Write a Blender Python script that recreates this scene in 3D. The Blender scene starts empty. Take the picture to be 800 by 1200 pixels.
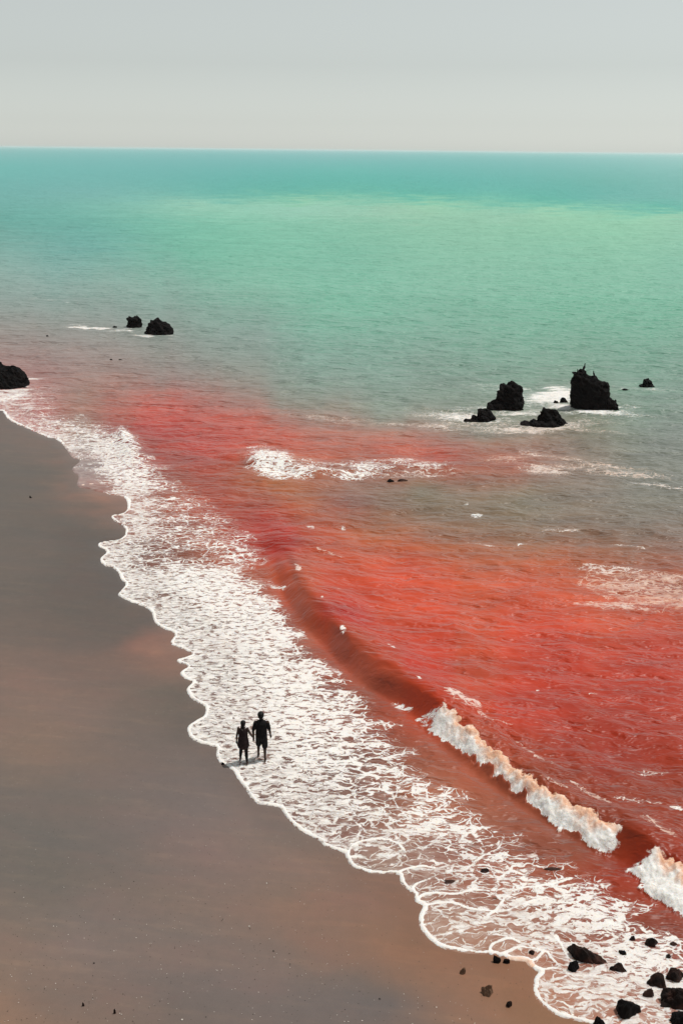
import bpy, bmesh, math, random
import numpy as np
from mathutils import Vector, Matrix

R = math.radians
scene = bpy.context.scene
COL = scene.collection
random.seed(7)

# ------------------------------------------------------------------ camera, sky, sun, exposure
F_PX, W_PX, H_PX = 1250.0, 800.0, 1200.0
CAM_H = 16.6                                       # in layout units
U = 1.165                                          # metres in one layout unit (from the height of the walkers)
PITCH = math.atan((600.0 - 175.5) / F_PX)          # below the horizontal
ROLL = R(0.6)

fwd = Vector((0, math.cos(PITCH), -math.sin(PITCH)))
up0 = Vector((0, math.sin(PITCH), math.cos(PITCH)))
rt0 = Vector((1, 0, 0))
rt = rt0 * math.cos(ROLL) + up0 * math.sin(ROLL)
up = up0 * math.cos(ROLL) - rt0 * math.sin(ROLL)

cam_d = bpy.data.cameras.new('camera')
cam = bpy.data.objects.new('camera', cam_d)
COL.objects.link(cam)
cam_d.sensor_fit = 'VERTICAL'
cam_d.sensor_height = 36.0
cam_d.lens = 36.0 * F_PX / H_PX
cam_d.clip_start = 0.5
cam_d.clip_end = 120000.0
mw = Matrix.Identity(4)
for i in range(3):
    mw[i][0], mw[i][1], mw[i][2] = rt[i], up[i], -fwd[i]
mw[2][3] = CAM_H * U
cam.matrix_world = mw
scene.camera = cam

SUN_DIR = Vector((0.47, 0.20, 0.0)); SUN_EL = R(67)
SUN_DIR = (SUN_DIR.normalized() * math.cos(SUN_EL) + Vector((0, 0, math.sin(SUN_EL)))).normalized()
world = bpy.data.worlds.new('World')
scene.world = world
world.use_nodes = True
wn = world.node_tree
wn.nodes.clear()
sky = wn.nodes.new('ShaderNodeTexSky')
sky.sky_type = 'NISHITA'
sky.sun_disc = False
sky.sun_elevation = SUN_EL
sky.sun_rotation = math.atan2(SUN_DIR.x, SUN_DIR.y)
sky.dust_density = 0.3
sky.air_density = 1.0
sky.ozone_density = 1.0
hs = wn.nodes.new('ShaderNodeHueSaturation')
hs.inputs['Saturation'].default_value = 0.13
bg = wn.nodes.new('ShaderNodeBackground')
bg.inputs["Strength"].default_value = 0.085
wo = wn.nodes.new('ShaderNodeOutputWorld')
wn.links.new(sky.outputs[0], hs.inputs['Color'])
hz = wn.nodes.new('ShaderNodeMix'); hz.data_type = 'RGBA'; hz.blend_type = 'MULTIPLY'
hz.inputs[0].default_value = 1.0; hz.inputs[7].default_value = (.955, 1.0, .965, 1)      # dusty air
wn.links.new(hs.outputs[0], hz.inputs[6])
wn.links.new(hz.outputs[2], bg.inputs['Color'])
wn.links.new(bg.outputs[0], wo.inputs['Surface'])

sun_d = bpy.data.lights.new('sun', 'SUN')
sun_d.energy = 2.7
sun_d.angle = R(0.5)
sun_d.color = (1.0, 0.955, 0.89)
sun = bpy.data.objects.new('sun', sun_d)
COL.objects.link(sun)
sun.rotation_euler = SUN_DIR.to_track_quat('Z', 'Y').to_euler()
sun.location = (20, 10, 60)

scene.cycles.volume_bounces = 2
scene.cycles.sample_clamp_direct = 1.6
scene.cycles.sample_clamp_indirect = 1.6
scene.view_settings.view_transform = 'Standard'
scene.view_settings.look = 'None'
scene.view_settings.exposure = 0.18
scene.view_settings.gamma = 1.0
scene.view_settings.use_curve_mapping = False

# ------------------------------------------------------------------ projection helpers: image pixels (u,v) <-> world
fw, rg, upn = (np.array(v[:]) for v in (fwd, rt, up))
CAMP = np.array((0, 0, CAM_H))

def ground(u, v, z=0.0):
    """image coordinates of a pixel -> world point at height z"""
    u = np.asarray(u, float); v = np.asarray(v, float); z = np.asarray(z, float)
    d = fw + np.multiply.outer((u - 400) / F_PX, rg) + np.multiply.outer((600 - v) / F_PX, upn)
    t = (z - CAM_H) / d[..., 2]
    return CAMP + d * t[..., None]

def image_uv(x, y):
    """world point at ground level -> image coordinates (camera projection, used to place colours)"""
    p = np.stack([x, y, np.zeros_like(x)], -1) - CAMP
    w = p @ fw
    return 400 + F_PX * (p @ rg) / w, 600 - F_PX * (p @ upn) / w

def mpp(u, v):
    """metres per image pixel and depression at a ground point"""
    p = ground(u, v)
    d = p - CAMP
    return float(d @ fw) / F_PX, math.asin(CAM_H / float(np.linalg.norm(d)))

def srgb(c):
    c = np.asarray(c, float) / 255.0
    return np.where(c <= 0.04045, c / 12.92, ((c + 0.055) / 1.055) ** 2.4)

def sstep(a, b, x):
    t = np.clip((x - a) / (b - a), 0, 1)
    return t * t * (3 - 2 * t)

def _hash(ix, iy, seed):
    h = (ix.astype(np.int64) * 374761393 + iy.astype(np.int64) * 668265263 + seed * 1274126177) & 0xffffffff
    h = ((h ^ (h >> 13)) * 1274126177) & 0xffffffff
    return (h ^ (h >> 16)) & 0xffffffff

def pnoise(x, y, seed=0):
    """2-D gradient noise, about -1..1"""
    ix = np.floor(x); iy = np.floor(y)
    fx = x - ix; fy = y - iy
    sx = fx * fx * fx * (fx * (fx * 6 - 15) + 10); sy = fy * fy * fy * (fy * (fy * 6 - 15) + 10)
    def g(dx, dy):
        a = _hash(ix + dx, iy + dy, seed) * (2 * math.pi / 4294967296.0)
        return np.cos(a) * (fx - dx) + np.sin(a) * (fy - dy)
    n0 = g(0, 0) * (1 - sx) + g(1, 0) * sx
    n1 = g(0, 1) * (1 - sx) + g(1, 1) * sx
    return (n0 * (1 - sy) + n1 * sy) * 1.45

def fbm(x, y, seed=0, octv=4):
    s = 0; a = 1.0; t = 0
    for i in range(octv):
        s = s + a * pnoise(x * 2 ** i, y * 2 ** i, seed + i * 17); t += a; a *= 0.5
    return s / t * 1.3

def catmull(pts, n):
    P = np.asarray(pts, float)
    P = np.vstack([2 * P[0] - P[1], P, 2 * P[-1] - P[-2]])
    out = []
    for i in range(1, len(P) - 2):
        t = np.linspace(0, 1, n, endpoint=False)[:, None]
        a, b, c, d = P[i - 1], P[i], P[i + 1], P[i + 2]
        out.append(0.5 * (2 * b + (c - a) * t + (2 * a - 5 * b + 4 * c - d) * t ** 2 + (3 * b - a - 3 * c + d) * t ** 3))
    out.append(P[-2][None])
    return np.vstack(out)

def line_dist(px, py, L, param=None):
    """distance to a polyline (world), side sign, and an interpolated parameter along it"""
    best = np.full(px.shape, 1e9); side = np.zeros(px.shape); par = np.zeros(px.shape)
    if param is None: param = np.arange(len(L), dtype=float)
    for i in range(len(L) - 1):
        ax, ay = L[i, 0], L[i, 1]; dx, dy = L[i + 1, 0] - ax, L[i + 1, 1] - ay
        l2 = dx * dx + dy * dy + 1e-12
        qx, qy = px - ax, py - ay
        t = np.clip((qx * dx + qy * dy) / l2, 0, 1)
        ex, ey = qx - t * dx, qy - t * dy
        d2 = ex * ex + ey * ey
        m = d2 < best
        best = np.where(m, d2, best)
        side = np.where(m, dx * qy - dy * qx, side)
        par = np.where(m, param[i] + t * (param[i + 1] - param[i]), par)
    return np.sqrt(best), np.sign(side), par

def inside(px, py, poly):
    c = np.zeros(px.shape, bool)
    n = len(poly)
    for i in range(n):
        x0, y0 = poly[i - 1]; x1, y1 = poly[i]
        if y0 == y1: continue
        m = (y0 > py) != (y1 > py)
        c ^= m & (px < (x1 - x0) * (py - y0) / (y1 - y0) + x0)
    return c

def rbf(u, v, pts, lo=0.0, hi=255.0):
    """smooth map through values estimated by eye at image pixels (linear radial basis); the far water is spread out so its bands stay level"""
    def q(a, b):
        return a / 100.0, (1.8 * b + 4.0 * np.minimum(b, 262.0)) / 100.0
    P = np.array([p[:2] for p in pts], float)
    V = np.array([np.atleast_1d(p[2]) for p in pts], float)
    pu, pv = q(P[:, 0], P[:, 1]); n = len(P)
    A = np.zeros((n + 1, n + 1))
    A[:n, :n] = -np.sqrt((pu[:, None] - pu) ** 2 + (pv[:, None] - pv) ** 2 + .01) - 0.02 * np.eye(n)
    A[:n, n] = 1; A[n, :n] = 1
    C = np.linalg.solve(A, np.vstack([V, np.zeros((1, V.shape[1]))]))
    qu, qv = q(u, v)
    out = np.zeros(u.shape + (V.shape[1],)) + C[n]
    for i in range(n):
        out -= np.sqrt((qu - pu[i]) ** 2 + (qv - pv[i]) ** 2 + .01)[..., None] * C[i]
    return np.clip(out, np.maximum(V.min(0), lo), np.minimum(V.max(0), hi))

# ------------------------------------------------------------------ mesh / object helpers
def link(ob):
    COL.objects.link(ob); return ob

def mesh_np(name, verts, faces, smooth=True):
    me = bpy.data.meshes.new(name)
    faces = np.asarray(faces, np.int32); k = faces.shape[1]
    me.vertices.add(len(verts)); me.vertices.foreach_set('co', (np.asarray(verts) * U).astype(np.float32).ravel())
    me.loops.add(faces.size); me.loops.foreach_set('vertex_index', faces.ravel())
    me.polygons.add(len(faces))
    me.polygons.foreach_set('loop_start', np.arange(0, faces.size, k, dtype=np.int32))
    me.polygons.foreach_set('use_smooth', np.full(len(faces), smooth))
    me.update(calc_edges=True)
    return me

def attr_f(me, name, vals):
    a = me.attributes.new(name, 'FLOAT', 'POINT'); a.data.foreach_set('value', np.asarray(vals, np.float32).ravel())

def attr_c(me, name, rgb):
    a = me.attributes.new(name, 'FLOAT_COLOR', 'POINT')
    c = np.ones((len(rgb), 4), np.float32); c[:, :3] = rgb
    a.data.foreach_set('color', c.ravel())

def grid_faces(nr, nc, keep=None):
    i = np.arange(nr * nc).reshape(nr, nc)
    f = np.stack([i[:-1, :-1], i[:-1, 1:], i[1:, 1:], i[1:, :-1]], -1).reshape(-1, 4)
    if keep is not None:
        f = f[keep[f].any(1)]
    return f

def compact(verts, faces, *arrs):
    used = np.unique(faces)
    mp = np.full(len(verts), -1, np.int64); mp[used] = np.arange(len(used))
    return (verts[used], mp[faces]) + tuple(a[used] for a in arrs)

def tag(o, label=None, cat=None, group=None, kind=None):
    if label: o['label'] = label
    if cat: o['category'] = cat
    if group: o['group'] = group
    if kind: o['kind'] = kind
    return o

class NT:
    """small node-tree writer"""
    def __init__(self, mat):
        mat.use_nodes = True
        self.t = mat.node_tree; self.t.nodes.clear()
    def n(self, typ, **kw):
        nd = self.t.nodes.new(typ)
        for k, v in kw.items(): setattr(nd, k, v)
        return nd
    def l(self, a, b): self.t.links.new(a, b)
    def math(self, op, a, b=None, c=None, clamp=False):
        nd = self.n('ShaderNodeMath', operation=op, use_clamp=clamp)
        for i, x in enumerate((a, b, c)):
            if x is None: continue
            if isinstance(x, (int, float)): nd.inputs[i].default_value = x
            else: self.l(x, nd.inputs[i])
        return nd.outputs[0]
    def vmath(self, op, a, b):
        nd = self.n('ShaderNodeVectorMath', operation=op)
        for i, x in enumerate((a, b)):
            if isinstance(x, (tuple, list)): nd.inputs[i].default_value = x
            elif isinstance(x, (int, float)) and op == 'SCALE': nd.inputs['Scale'].default_value = x
            else: self.l(x, nd.inputs[i])
        return nd.outputs[0]
    def ss(self, x, a, b, lo=0.0, hi=1.0):
        nd = self.n('ShaderNodeMapRange', interpolation_type='SMOOTHSTEP')
        self.l(x, nd.inputs[0])
        for i, q in ((1, a), (2, b), (3, lo), (4, hi)):
            if isinstance(q, (int, float)): nd.inputs[i].default_value = q
            else: self.l(q, nd.inputs[i])
        return nd.outputs[0]
    def mix(self, f, a, b, blend='MIX'):
        nd = self.n('ShaderNodeMix', data_type='RGBA', blend_type=blend)
        for i, x in ((0, f), (6, a), (7, b)):
            if isinstance(x, (int, float)): nd.inputs[i].default_value = x
            elif isinstance(x, (tuple, list)): nd.inputs[i].default_value = tuple(x) + ((1,) if len(x) == 3 else ())
            else: self.l(x, nd.inputs[i])
        return nd.outputs[2]
    def noise(self, vec, scale, detail=3, rough=0.5, out='Fac', dim='3D', dist=0.0):
        nd = self.n('ShaderNodeTexNoise', noise_dimensions=dim)
        self.l(vec, nd.inputs['Vector'])
        nd.inputs['Scale'].default_value = scale; nd.inputs['Detail'].default_value = detail
        nd.inputs['Roughness'].default_value = rough; nd.inputs['Distortion'].default_value = dist
        return nd.outputs[out]
    def vor(self, vec, scale, feature='DISTANCE_TO_EDGE', rnd=1.0, dim='2D', out='Distance'):
        nd = self.n('ShaderNodeTexVoronoi', feature=feature, voronoi_dimensions=dim)
        self.l(vec, nd.inputs['Vector']); nd.inputs['Scale'].default_value = scale
        nd.inputs['Randomness'].default_value = rnd
        return nd.outputs[out]
    def attr(self, name, out='Fac'):
        nd = self.n('ShaderNodeAttribute', attribute_name=name); return nd.outputs[out]
    def scaled(self, vec, s):
        return self.vmath('MULTIPLY', vec, s)

# ------------------------------------------------------------------ the shoreline, foam and wave lines, traced in image pixels
SHORE_UV = [(4, 481), (9, 489), (18, 495), (30, 500), (44, 506.5), (58, 512), (68, 515), (77, 524), (85, 535), (92, 537.5), (94, 541),
    (86, 548), (87, 553), (93, 558), (91, 569), (104, 572), (122, 577), (138, 580), (147, 583), (150, 590), (149, 598), (142, 602), (131, 604.5),
    (135, 610), (146, 617), (147, 626), (140, 632), (128, 634), (117, 636), (116, 639.5), (124, 644), (125, 648), (119, 653), (118, 657),
    (123, 662), (133, 665), (140, 672), (142, 678), (148, 684), (144, 690), (139, 696), (142, 699), (152, 704), (166, 709), (174, 713),
    (179, 719), (180, 725), (184, 731), (192, 736), (203, 740), (205, 745), (201, 751), (202, 755), (210, 758), (222, 763), (226, 766.5),
    (218, 770), (208, 773), (210, 776), (219, 778.5), (220, 782), (213.6, 786), (212, 790), (218, 795), (226, 799), (220, 806), (220, 811),
    (225, 818), (233, 823), (241, 828), (240, 838), (232, 843), (222, 850), (220, 855), (223, 863), (232, 869), (246, 873), (254, 876),
    (254, 884), (257, 892), (262, 895), (269, 899), (275, 905), (279, 912), (288, 924), (294, 934), (302, 941), (314, 943.5), (328, 946),
    (335, 956), (346, 968), (360, 977), (375, 985), (381, 991), (402, 999), (406, 1005), (412, 1014), (427, 1021), (447, 1024), (466, 1024),
    (470, 1035), (480, 1044), (485, 1048), (487, 1056), (496, 1061), (492, 1070), (491, 1080), (494, 1090), (504, 1101), (517, 1110),
    (537, 1115), (560, 1118), (576, 1118), (587, 1120), (600, 1125), (617, 1127), (620, 1132), (627, 1137), (631, 1139), (626, 1147), (625, 1160),
    (630, 1172), (645, 1185), (660, 1192), (694, 1200), (720, 1210), (770, 1232), (840, 1250), (1000, 1320)]
sh = catmull(SHORE_UV, 4)
SHORE = ground(sh[:, 0], sh[:, 1])[:, :2]
far_l = np.array([(-700.0, 330.0), (-160.0, 150.0), (-60.0, 86.0), (-35.0, 72.5), (-26.0, 69.5)])   # the beach runs on to the left, out of view
near_r = np.array([(14.0, 9.0), (40.0, -25.0)])
SHORE = np.vstack([far_l, SHORE, near_r])
LAND = [tuple(p) for p in SHORE] + [(40, -400), (-4000, -400), (-4000, 330)]

ARCS_UV = [
    [(406, 1005), (412, 992), (426, 985), (446, 983), (464, 988), (474, 996)],
    [(466, 1024), (474, 1019), (490, 1016), (508, 1018)],
    [(485, 1047), (484, 1040), (492, 1034), (506, 1031), (520, 1034)],
    [(487, 1057), (495, 1049), (512, 1046), (535, 1048), (556, 1043), (572, 1045)],
    [(497, 1061), (520, 1059), (545, 1062), (560, 1067), (580, 1069), (600, 1066), (620, 1058), (640, 1052)],
    [(576, 1118), (575, 1110), (582, 1104), (597, 1101), (608, 1105)],
    [(585, 1120), (596, 1115), (606, 1111), (620, 1112), (636, 1116), (646, 1126), (657, 1134)],
    [(631, 1138), (645, 1136), (660, 1135), (664, 1124), (658, 1108), (650, 1098)],
    [(620, 1132), (618, 1128), (628, 1124), (634, 1118)],
    [(300, 912), (320, 908), (328, 900), (318, 893), (300, 893)],
    [(44, 505), (58, 500), (78, 498), (100, 499)],
    [(94, 539), (104, 535), (116, 531), (124, 526)],
    [(91, 569), (110, 567), (128, 566), (140, 566)],
    [(86, 549), (98, 545), (112, 544)],
    [(570, 1075), (582, 1066), (600, 1045), (640, 1038), (668, 1030)],
]
ARCS = []
for a in ARCS_UV:
    q = catmull(a, 5); ARCS.append(ground(q[:, 0], q[:, 1])[:, :2])

WAVE = [(312, 560, .0), (322, 580, .0), (328, 605, .05), (334, 635, .20), (341, 662, .46), (352, 687, .50), (375, 715, .54), (400, 742, .58),
        (430, 768, .60), (460, 788, .62), (490, 806, .64), (516, 825, .66), (545, 848, .66), (580, 876, .64), (620, 905, .62), (660, 932, .60),
        (700, 956, .58), (735, 972, .56), (760, 986, .56), (790, 1008, .56), (830, 1038, .55), (900, 1090, .5)]
wv = catmull(WAVE, 6)
WAVE_L = np.array([ground(a, b, c)[:2] for a, b, c in wv])
WAVE_U = wv[:, 0]; WAVE_A = wv[:, 2]

# ------------------------------------------------------------------ what the water carries: sediment tint (haze and foam shade painted in) and foam, estimated by eye at image pixels
TINT = [(0, 176, (125, 183, 183)), (400, 179, (126, 184, 186)), (800, 186, (140, 194, 192)), (0, 195, (114, 184, 180)), (400, 200, (104, 184, 177)), (700, 212, (107, 179, 171)), (560, 222, (102, 182, 172)), (100, 225, (120, 180, 176)),  # horizon row paler and bluer: sea haze put into the colour
    (230, 240, (146, 201, 182)), (350, 240, (150, 204, 184)), (450, 246, (151, 199, 177)), (600, 252, (147, 199, 175)), (800, 258, (147, 199, 175)), (720, 234, (109, 181, 171)), (800, 236, (111, 181, 171)), (0, 260, (109, 169, 161)),
    (100, 290, (111, 171, 163)), (220, 300, (114, 182, 161)), (400, 300, (121, 186, 163)), (650, 300, (129, 190, 165)), (800, 310, (125, 187, 163)), (0, 320, (138, 171, 164)), (150, 330, (132, 171, 160)), (300, 340, (126, 183, 162)),
    (400, 365, (123, 184, 161)), (650, 370, (117, 180, 155)), (800, 370, (113, 176, 151)), (0, 362, (145, 157, 152)), (150, 362, (139, 160, 153)), (300, 390, (133, 161, 151)), (500, 420, (127, 160, 146)), (750, 420, (119, 160, 142)),
    (0, 400, (155, 140, 135)), (120, 412, (154, 141, 136)), (250, 430, (144, 144, 137)), (400, 460, (138, 150, 139)), (550, 450, (128, 152, 139)), (780, 470, (123, 147, 134)), (60, 436, (161, 126, 121)), (200, 446, (154, 131, 125)),
    (330, 472, (148, 139, 129)), (450, 490, (148, 147, 135)), (560, 512, (145, 132, 119)), (700, 505, (131, 133, 119)), (790, 520, (125, 133, 125)), (100, 465, (168, 131, 120)), (180, 478, (193, 100, 90)), (280, 503, (199, 98, 86)),
    (150, 500, (167, 90, 82)), (350, 515, (193, 102, 88)), (450, 523, (189, 108, 92)), (520, 535, (183, 98, 84)), (590, 541, (171, 110, 94)), (640, 548, (153, 119, 106)), (220, 540, (173, 90, 81)), (200, 590, (172, 100, 82)),
    (260, 580, (167, 92, 74)), (300, 605, (173, 86, 66)), (250, 640, (172, 100, 80)), (320, 560, (167, 112, 87)), (420, 567, (151, 115, 101)), (500, 572, (136, 119, 102)), (600, 582, (136, 123, 107)), (700, 572, (136, 125, 114)),
    (790, 590, (126, 123, 113)), (400, 592, (153, 105, 93)), (520, 610, (141, 116, 100)), (650, 620, (136, 118, 104)), (780, 636, (136, 113, 101)), (350, 592, (179, 100, 72)), (420, 624, (175, 104, 77)), (520, 642, (171, 104, 79)),
    (620, 648, (161, 108, 84)), (720, 655, (161, 100, 77)), (380, 650, (189, 90, 64)), (480, 665, (199, 90, 64)), (600, 680, (199, 96, 71)), (700, 705, (201, 96, 71)), (560, 725, (201, 82, 57)), (450, 725, (193, 80, 56)),
    (650, 755, (191, 74, 53)), (780, 765, (177, 71, 52)), (560, 790, (191, 74, 51)), (700, 830, (173, 63, 43)), (790, 850, (167, 63, 43)), (620, 860, (173, 62, 42)), (700, 900, (155, 57, 37)), (780, 930, (145, 62, 44)),
    (400, 735, (178, 62, 40)), (480, 798, (178, 62, 40)), (330, 640, (178, 62, 40)), (540, 845, (178, 62, 40)), (300, 672, (167, 92, 74)), (372, 745, (165, 90, 72)), (445, 808, (161, 82, 64)), (515, 875, (154, 80, 60)),
    (600, 935, (145, 76, 56)), (680, 990, (141, 72, 52)), (740, 1030, (143, 52, 34)), (790, 1060, (143, 60, 42)), (180, 640, (137, 89, 77)), (200, 720, (110, 82, 75)), (260, 800, (108, 78, 72)), (330, 880, (114, 78, 70)),  # under dense foam: wet sand, darkened to paint shade in the foam slits
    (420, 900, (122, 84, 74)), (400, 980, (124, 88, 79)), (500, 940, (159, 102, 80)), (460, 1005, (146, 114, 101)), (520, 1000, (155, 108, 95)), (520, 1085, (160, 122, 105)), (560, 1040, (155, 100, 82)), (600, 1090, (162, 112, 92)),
    (680, 1060, (138, 70, 52)), (660, 1170, (170, 116, 92)), (760, 1130, (140, 84, 72)), (790, 1190, (158, 102, 85)), (500, 1040, (148, 108, 94)), (40, 490, (186, 111, 105)), (100, 500, (162, 128, 116)), (110, 550, (151, 131, 129)),
    (125, 574, (163, 121, 113)), (500, 228, (98, 182, 167)), (500, 239, (146, 204, 176)), (650, 236, (98, 182, 167)), (650, 247, (146, 204, 176)), (780, 243, (100, 182, 167)), (780, 254, (146, 204, 176)), (350, 225, (104, 182, 168)),
    (350, 235, (142, 202, 176)), (260, 230, (112, 184, 172))]

FOAM = [(145, 530, .9), (152, 570, .92), (140, 555, .85), (165, 610, .7), (150, 650, .88), (140, 640, .85), (190, 680, .9), (170, 690, .93), (200, 720, .95), (250, 720, .95), (250, 780, .97), (300, 730, .92), (340, 760, .88),
    (300, 830, .9), (270, 860, .92), (360, 800, .86), (400, 830, .76), (350, 880, .78), (330, 930, .76), (420, 880, .68), (460, 860, .64), (400, 950, .66), (370, 960, .7), (380, 760, .78),
    (190, 610, .45), (230, 622, .5), (265, 645, .42), (305, 655, .3), (205, 642, .3), (240, 650, .35), (270, 680, .9), (330, 712, .9), (380, 745, .88),
    (500, 900, .54), (540, 930, .58), (480, 960, .58), (440, 985, .5), (520, 1000, .55), (580, 960, .45), (600, 985, .6), (560, 1010, .55),
    (445, 1008, .3), (425, 1005, .35), (520, 1085, .40), (505, 1095, .35), (500, 1035, .3), (480, 1034, .3), (560, 1055, .42), (600, 1070, .72), (650, 1060, .8), (700, 1080, .8), (740, 1100, .85), (690, 1050, .75),
    (790, 1120, .85), (760, 1060, .62), (640, 1025, .5), (700, 1020, .45), (620, 1108, .5), (700, 1150, .8), (650, 1170, .42), (690, 1190, .5), (760, 1170, .7), (740, 1045, .55),
    (640, 1150, .45), (605, 1120, .12), (632, 1130, .15),
    (325, 685, .3), (360, 690, .1), (300, 672, .1), (392, 742, .7), (425, 785, .6), (440, 805, .6), (470, 840, .6), (500, 870, .45), (560, 890, 0), (610, 925, 0), (560, 912, .2), (650, 975, .3), (690, 1005, .3), (250, 600, .15),
    (300, 620, 0), (220, 570, .12), (190, 560, .3), (180, 530, 0), (200, 500, 0), (170, 515, 0), (460, 812, .15), (500, 855, .2), (600, 940, .15),
    (20, 480, .55), (50, 497, .55), (80, 512, .68), (60, 480, .22), (105, 517, .7), (125, 520, .8), (80, 462, 0), (110, 490, .12), (15, 464, .72), (45, 468, .5), (135, 507, .3),
    (98, 540, .25), (108, 556, .22), (122, 574, .12), (300, 560, 0), (400, 600, 0), (600, 700, 0), (700, 800, 0), (700, 900, 0), (400, 480, 0), (200, 420, 0),
    (600, 400, 0), (400, 250, 0), (50, 410, 0), (800, 600, 0), (800, 950, 0), (550, 830, 0), (450, 740, 0), (600, 850, 0), (500, 760, 0), (680, 920, 0), (760, 960, 0)]

# further foam: (u, v, ru, rv, tilt, amount, cream)
PATCH = [(628, 893, 36, 3, .62, .5, .5), (690, 938, 30, 4, .5, .5, .55), (560, 846, 22, 4, .7, .55, .5), (143, 511, 6, 8, .2, 1.3, 0), (150, 520, 8, 6, .4, 1.0, 0), (620, 466, 40, 5, .12, .55, .05), (690, 456, 40, 2, -.06, .45, 0), (735, 487, 36, 2, .05, .35, 0), (575, 502, 40, 2, .05, .5, .3), (668, 496, 24, 3, -.2, .6, .35), (540, 478, 24, 1.5, .05, .4, 0), (205, 388, 22, 1.5, .05, .4, 0), (90, 378, 30, 1.3, .03, .35, 0),
    (318, 545, 20, 14, .25, 1.5, 0), (350, 556, 24, 6, .1, .8, 0), (372, 553, 28, 6, .05, .6, 0), (430, 550, 22, 8, 0, .8, 0), (412, 558, 26, 4, 0, .6, 0), (500, 547, 24, 4, 0, .75, .1), (465, 543, 25, 4, 0, .5, .1),
    (395, 545, 40, 3, 0, .4, 0), (490, 556, 60, 3, 0, .4, .3), (640, 553, 20, 5, .1, .95, .45), (596, 540, 28, 4, 0, .5, .7), (628, 534, 14, 4, .3, .6, .5), (720, 556, 70, 4, .10, .7, .55), (700, 545, 60, 4, .12, .5, .6), (780, 572, 60, 3, .12, .5, .3),
    (770, 692, 95, 22, .12, .7, .7), (800, 702, 70, 12, .05, 1.0, .8), (730, 712, 60, 5, .1, .75, .6), (720, 670, 70, 9, .1, .45, .35), (560, 640, 40, 3, .15, .35, .3), (660, 622, 50, 3, -.05, .35, .3), (740, 642, 60, 3, .05, .35, .2),
    (385, 653, 26, 3, .35, .42, .5), (365, 622, 5, 2, 0, .6, .1), (400, 620, 5, 2, 0, .6, 0),
    (648, 464, 36, 11, -.1, 1.2, .05), (655, 476, 24, 6, .1, .9, .1), (600, 455, 60, 3, .05, .7, 0), (545, 489, 45, 5, .08, 1.0, .15), (630, 502, 58, 5, -.08, .95, .4), (698, 483, 32, 4, .05, 1.2, 0), (720, 476, 24, 2.5, .1, .6, 0),
    (680, 505, 45, 3, .1, .45, .5), (580, 500, 60, 4, .08, .6, .4), (757, 457, 24, 2.5, .05, .6, 0), (560, 478, 30, 3, -.1, .5, 0), (610, 484, 26, 4, 0, .8, .1), (400, 492, 60, 3, .1, .35, .5), (500, 500, 70, 3, .08, .4, .4),
    (108, 385, 46, 3, .04, .85, .1), (178, 394, 40, 2.6, .05, .7, .1), (150, 389, 30, 2, .0, .6, 0), (60, 352, 70, 2, .10, .5, 0), (290, 398, 60, 2, .1, .4, 0), (140, 420, 20, 1.5, 0, .25, 0), (35, 446, 12, 3, .1, .9, .1),
    (346, 677, 3.5, 5, 0, .95, .35), (399, 755, 3, 5, .4, .8, .1), (455, 771, 4, 3, .6, .9, .1), (486, 813, 3, 3, .8, .7, .1), (396, 698, 4, 2, .3, .6, .4), (374, 713, 3, 2.5, .5, .5, .1),
    (540, 835, 22, 8, .3, .75, .4), (585, 857, 24, 2, .1, .4, .4), (650, 930, 40, 6, .3, .35, .5), (760, 905, 40, 9, -.1, .4, .3), (745, 945, 40, 5, .1, .5, .3), (790, 955, 8, 4, .2, .7, .1), (770, 985, 30, 10, .5, .5, .6),
    (693, 815, 8, 1.6, 0, .6, .1), (630, 812, 4, 1.5, 0, .5, .1), (560, 605, 5, 2, 0, .7, 0), (542, 591, 4, 1.6, 0, .7, 0), (610, 640, 6, 2, 0, .6, 0), (726, 455, 18, 1.5, 0, .4, 0),
    (470, 830, 14, 2.5, .35, .7, 0), (505, 848, 22, 3, .2, .6, 0), (330, 690, 16, 3, .3, .6, 0)]

# ------------------------------------------------------------------ sea: a fan of cells that widen with distance
def fan(dth, du, th0, th1, umax, umax2):
    th = np.arange(th0, th1, -dth)
    th = np.concatenate([th, [th1]])
    th = th[th > 0.028]
    D = CAM_H / np.tan(np.radians(th))
    inner = np.arange(-umax, umax + du / 2, du)
    k = int((umax2 - umax) / (du * 8))
    outer = np.linspace(umax, umax2, k + 1)[1:]
    c = np.concatenate([-outer[::-1], inner, outer])
    S = CAM_H / np.sin(np.radians(th))
    X = np.multiply.outer(S, c); Y = np.repeat(D[:, None], len(c), 1)
    return X, Y

print('grid')
X, Y = fan(0.050, 0.00106, 52.0, 0.03, 0.36, 0.62)
NR, NC = X.shape
x, y = X.ravel(), Y.ravel()
u, v = image_uv(x, y)
near = (y < 130)
d_sh = np.full(x.shape, 50.0)
idx = np.where(near)[0]
dd, _, _ = line_dist(x[idx], y[idx], SHORE)
land = inside(x[idx], y[idx], LAND)
d_sh[idx] = np.where(land, -dd, dd)
d_sh[idx] += 0.0

# breaking wave
wmask = (y < 75) & (x > -12)
widx = np.where(wmask)[0]
wd, wside, wpar = line_dist(x[widx], y[widx], WAVE_L)
s_w = np.full(x.shape, 99.0); s_w[widx] = wd * wside          # + is to the left of the direction of travel
# seaward = right-hand/far side of the crest
if np.mean(s_w[widx][(u[widx] > 700) & (v[widx] < 850) & (v[widx] > 700)]) < 0: s_w[widx] *= -1
wu = np.full(x.shape, 0.0); wu[widx] = np.interp(wpar, np.arange(len(WAVE_U)), WAVE_U)
wa = np.full(x.shape, 0.0); wa[widx] = np.interp(wpar, np.arange(len(WAVE_A)), WAVE_A)

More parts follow.
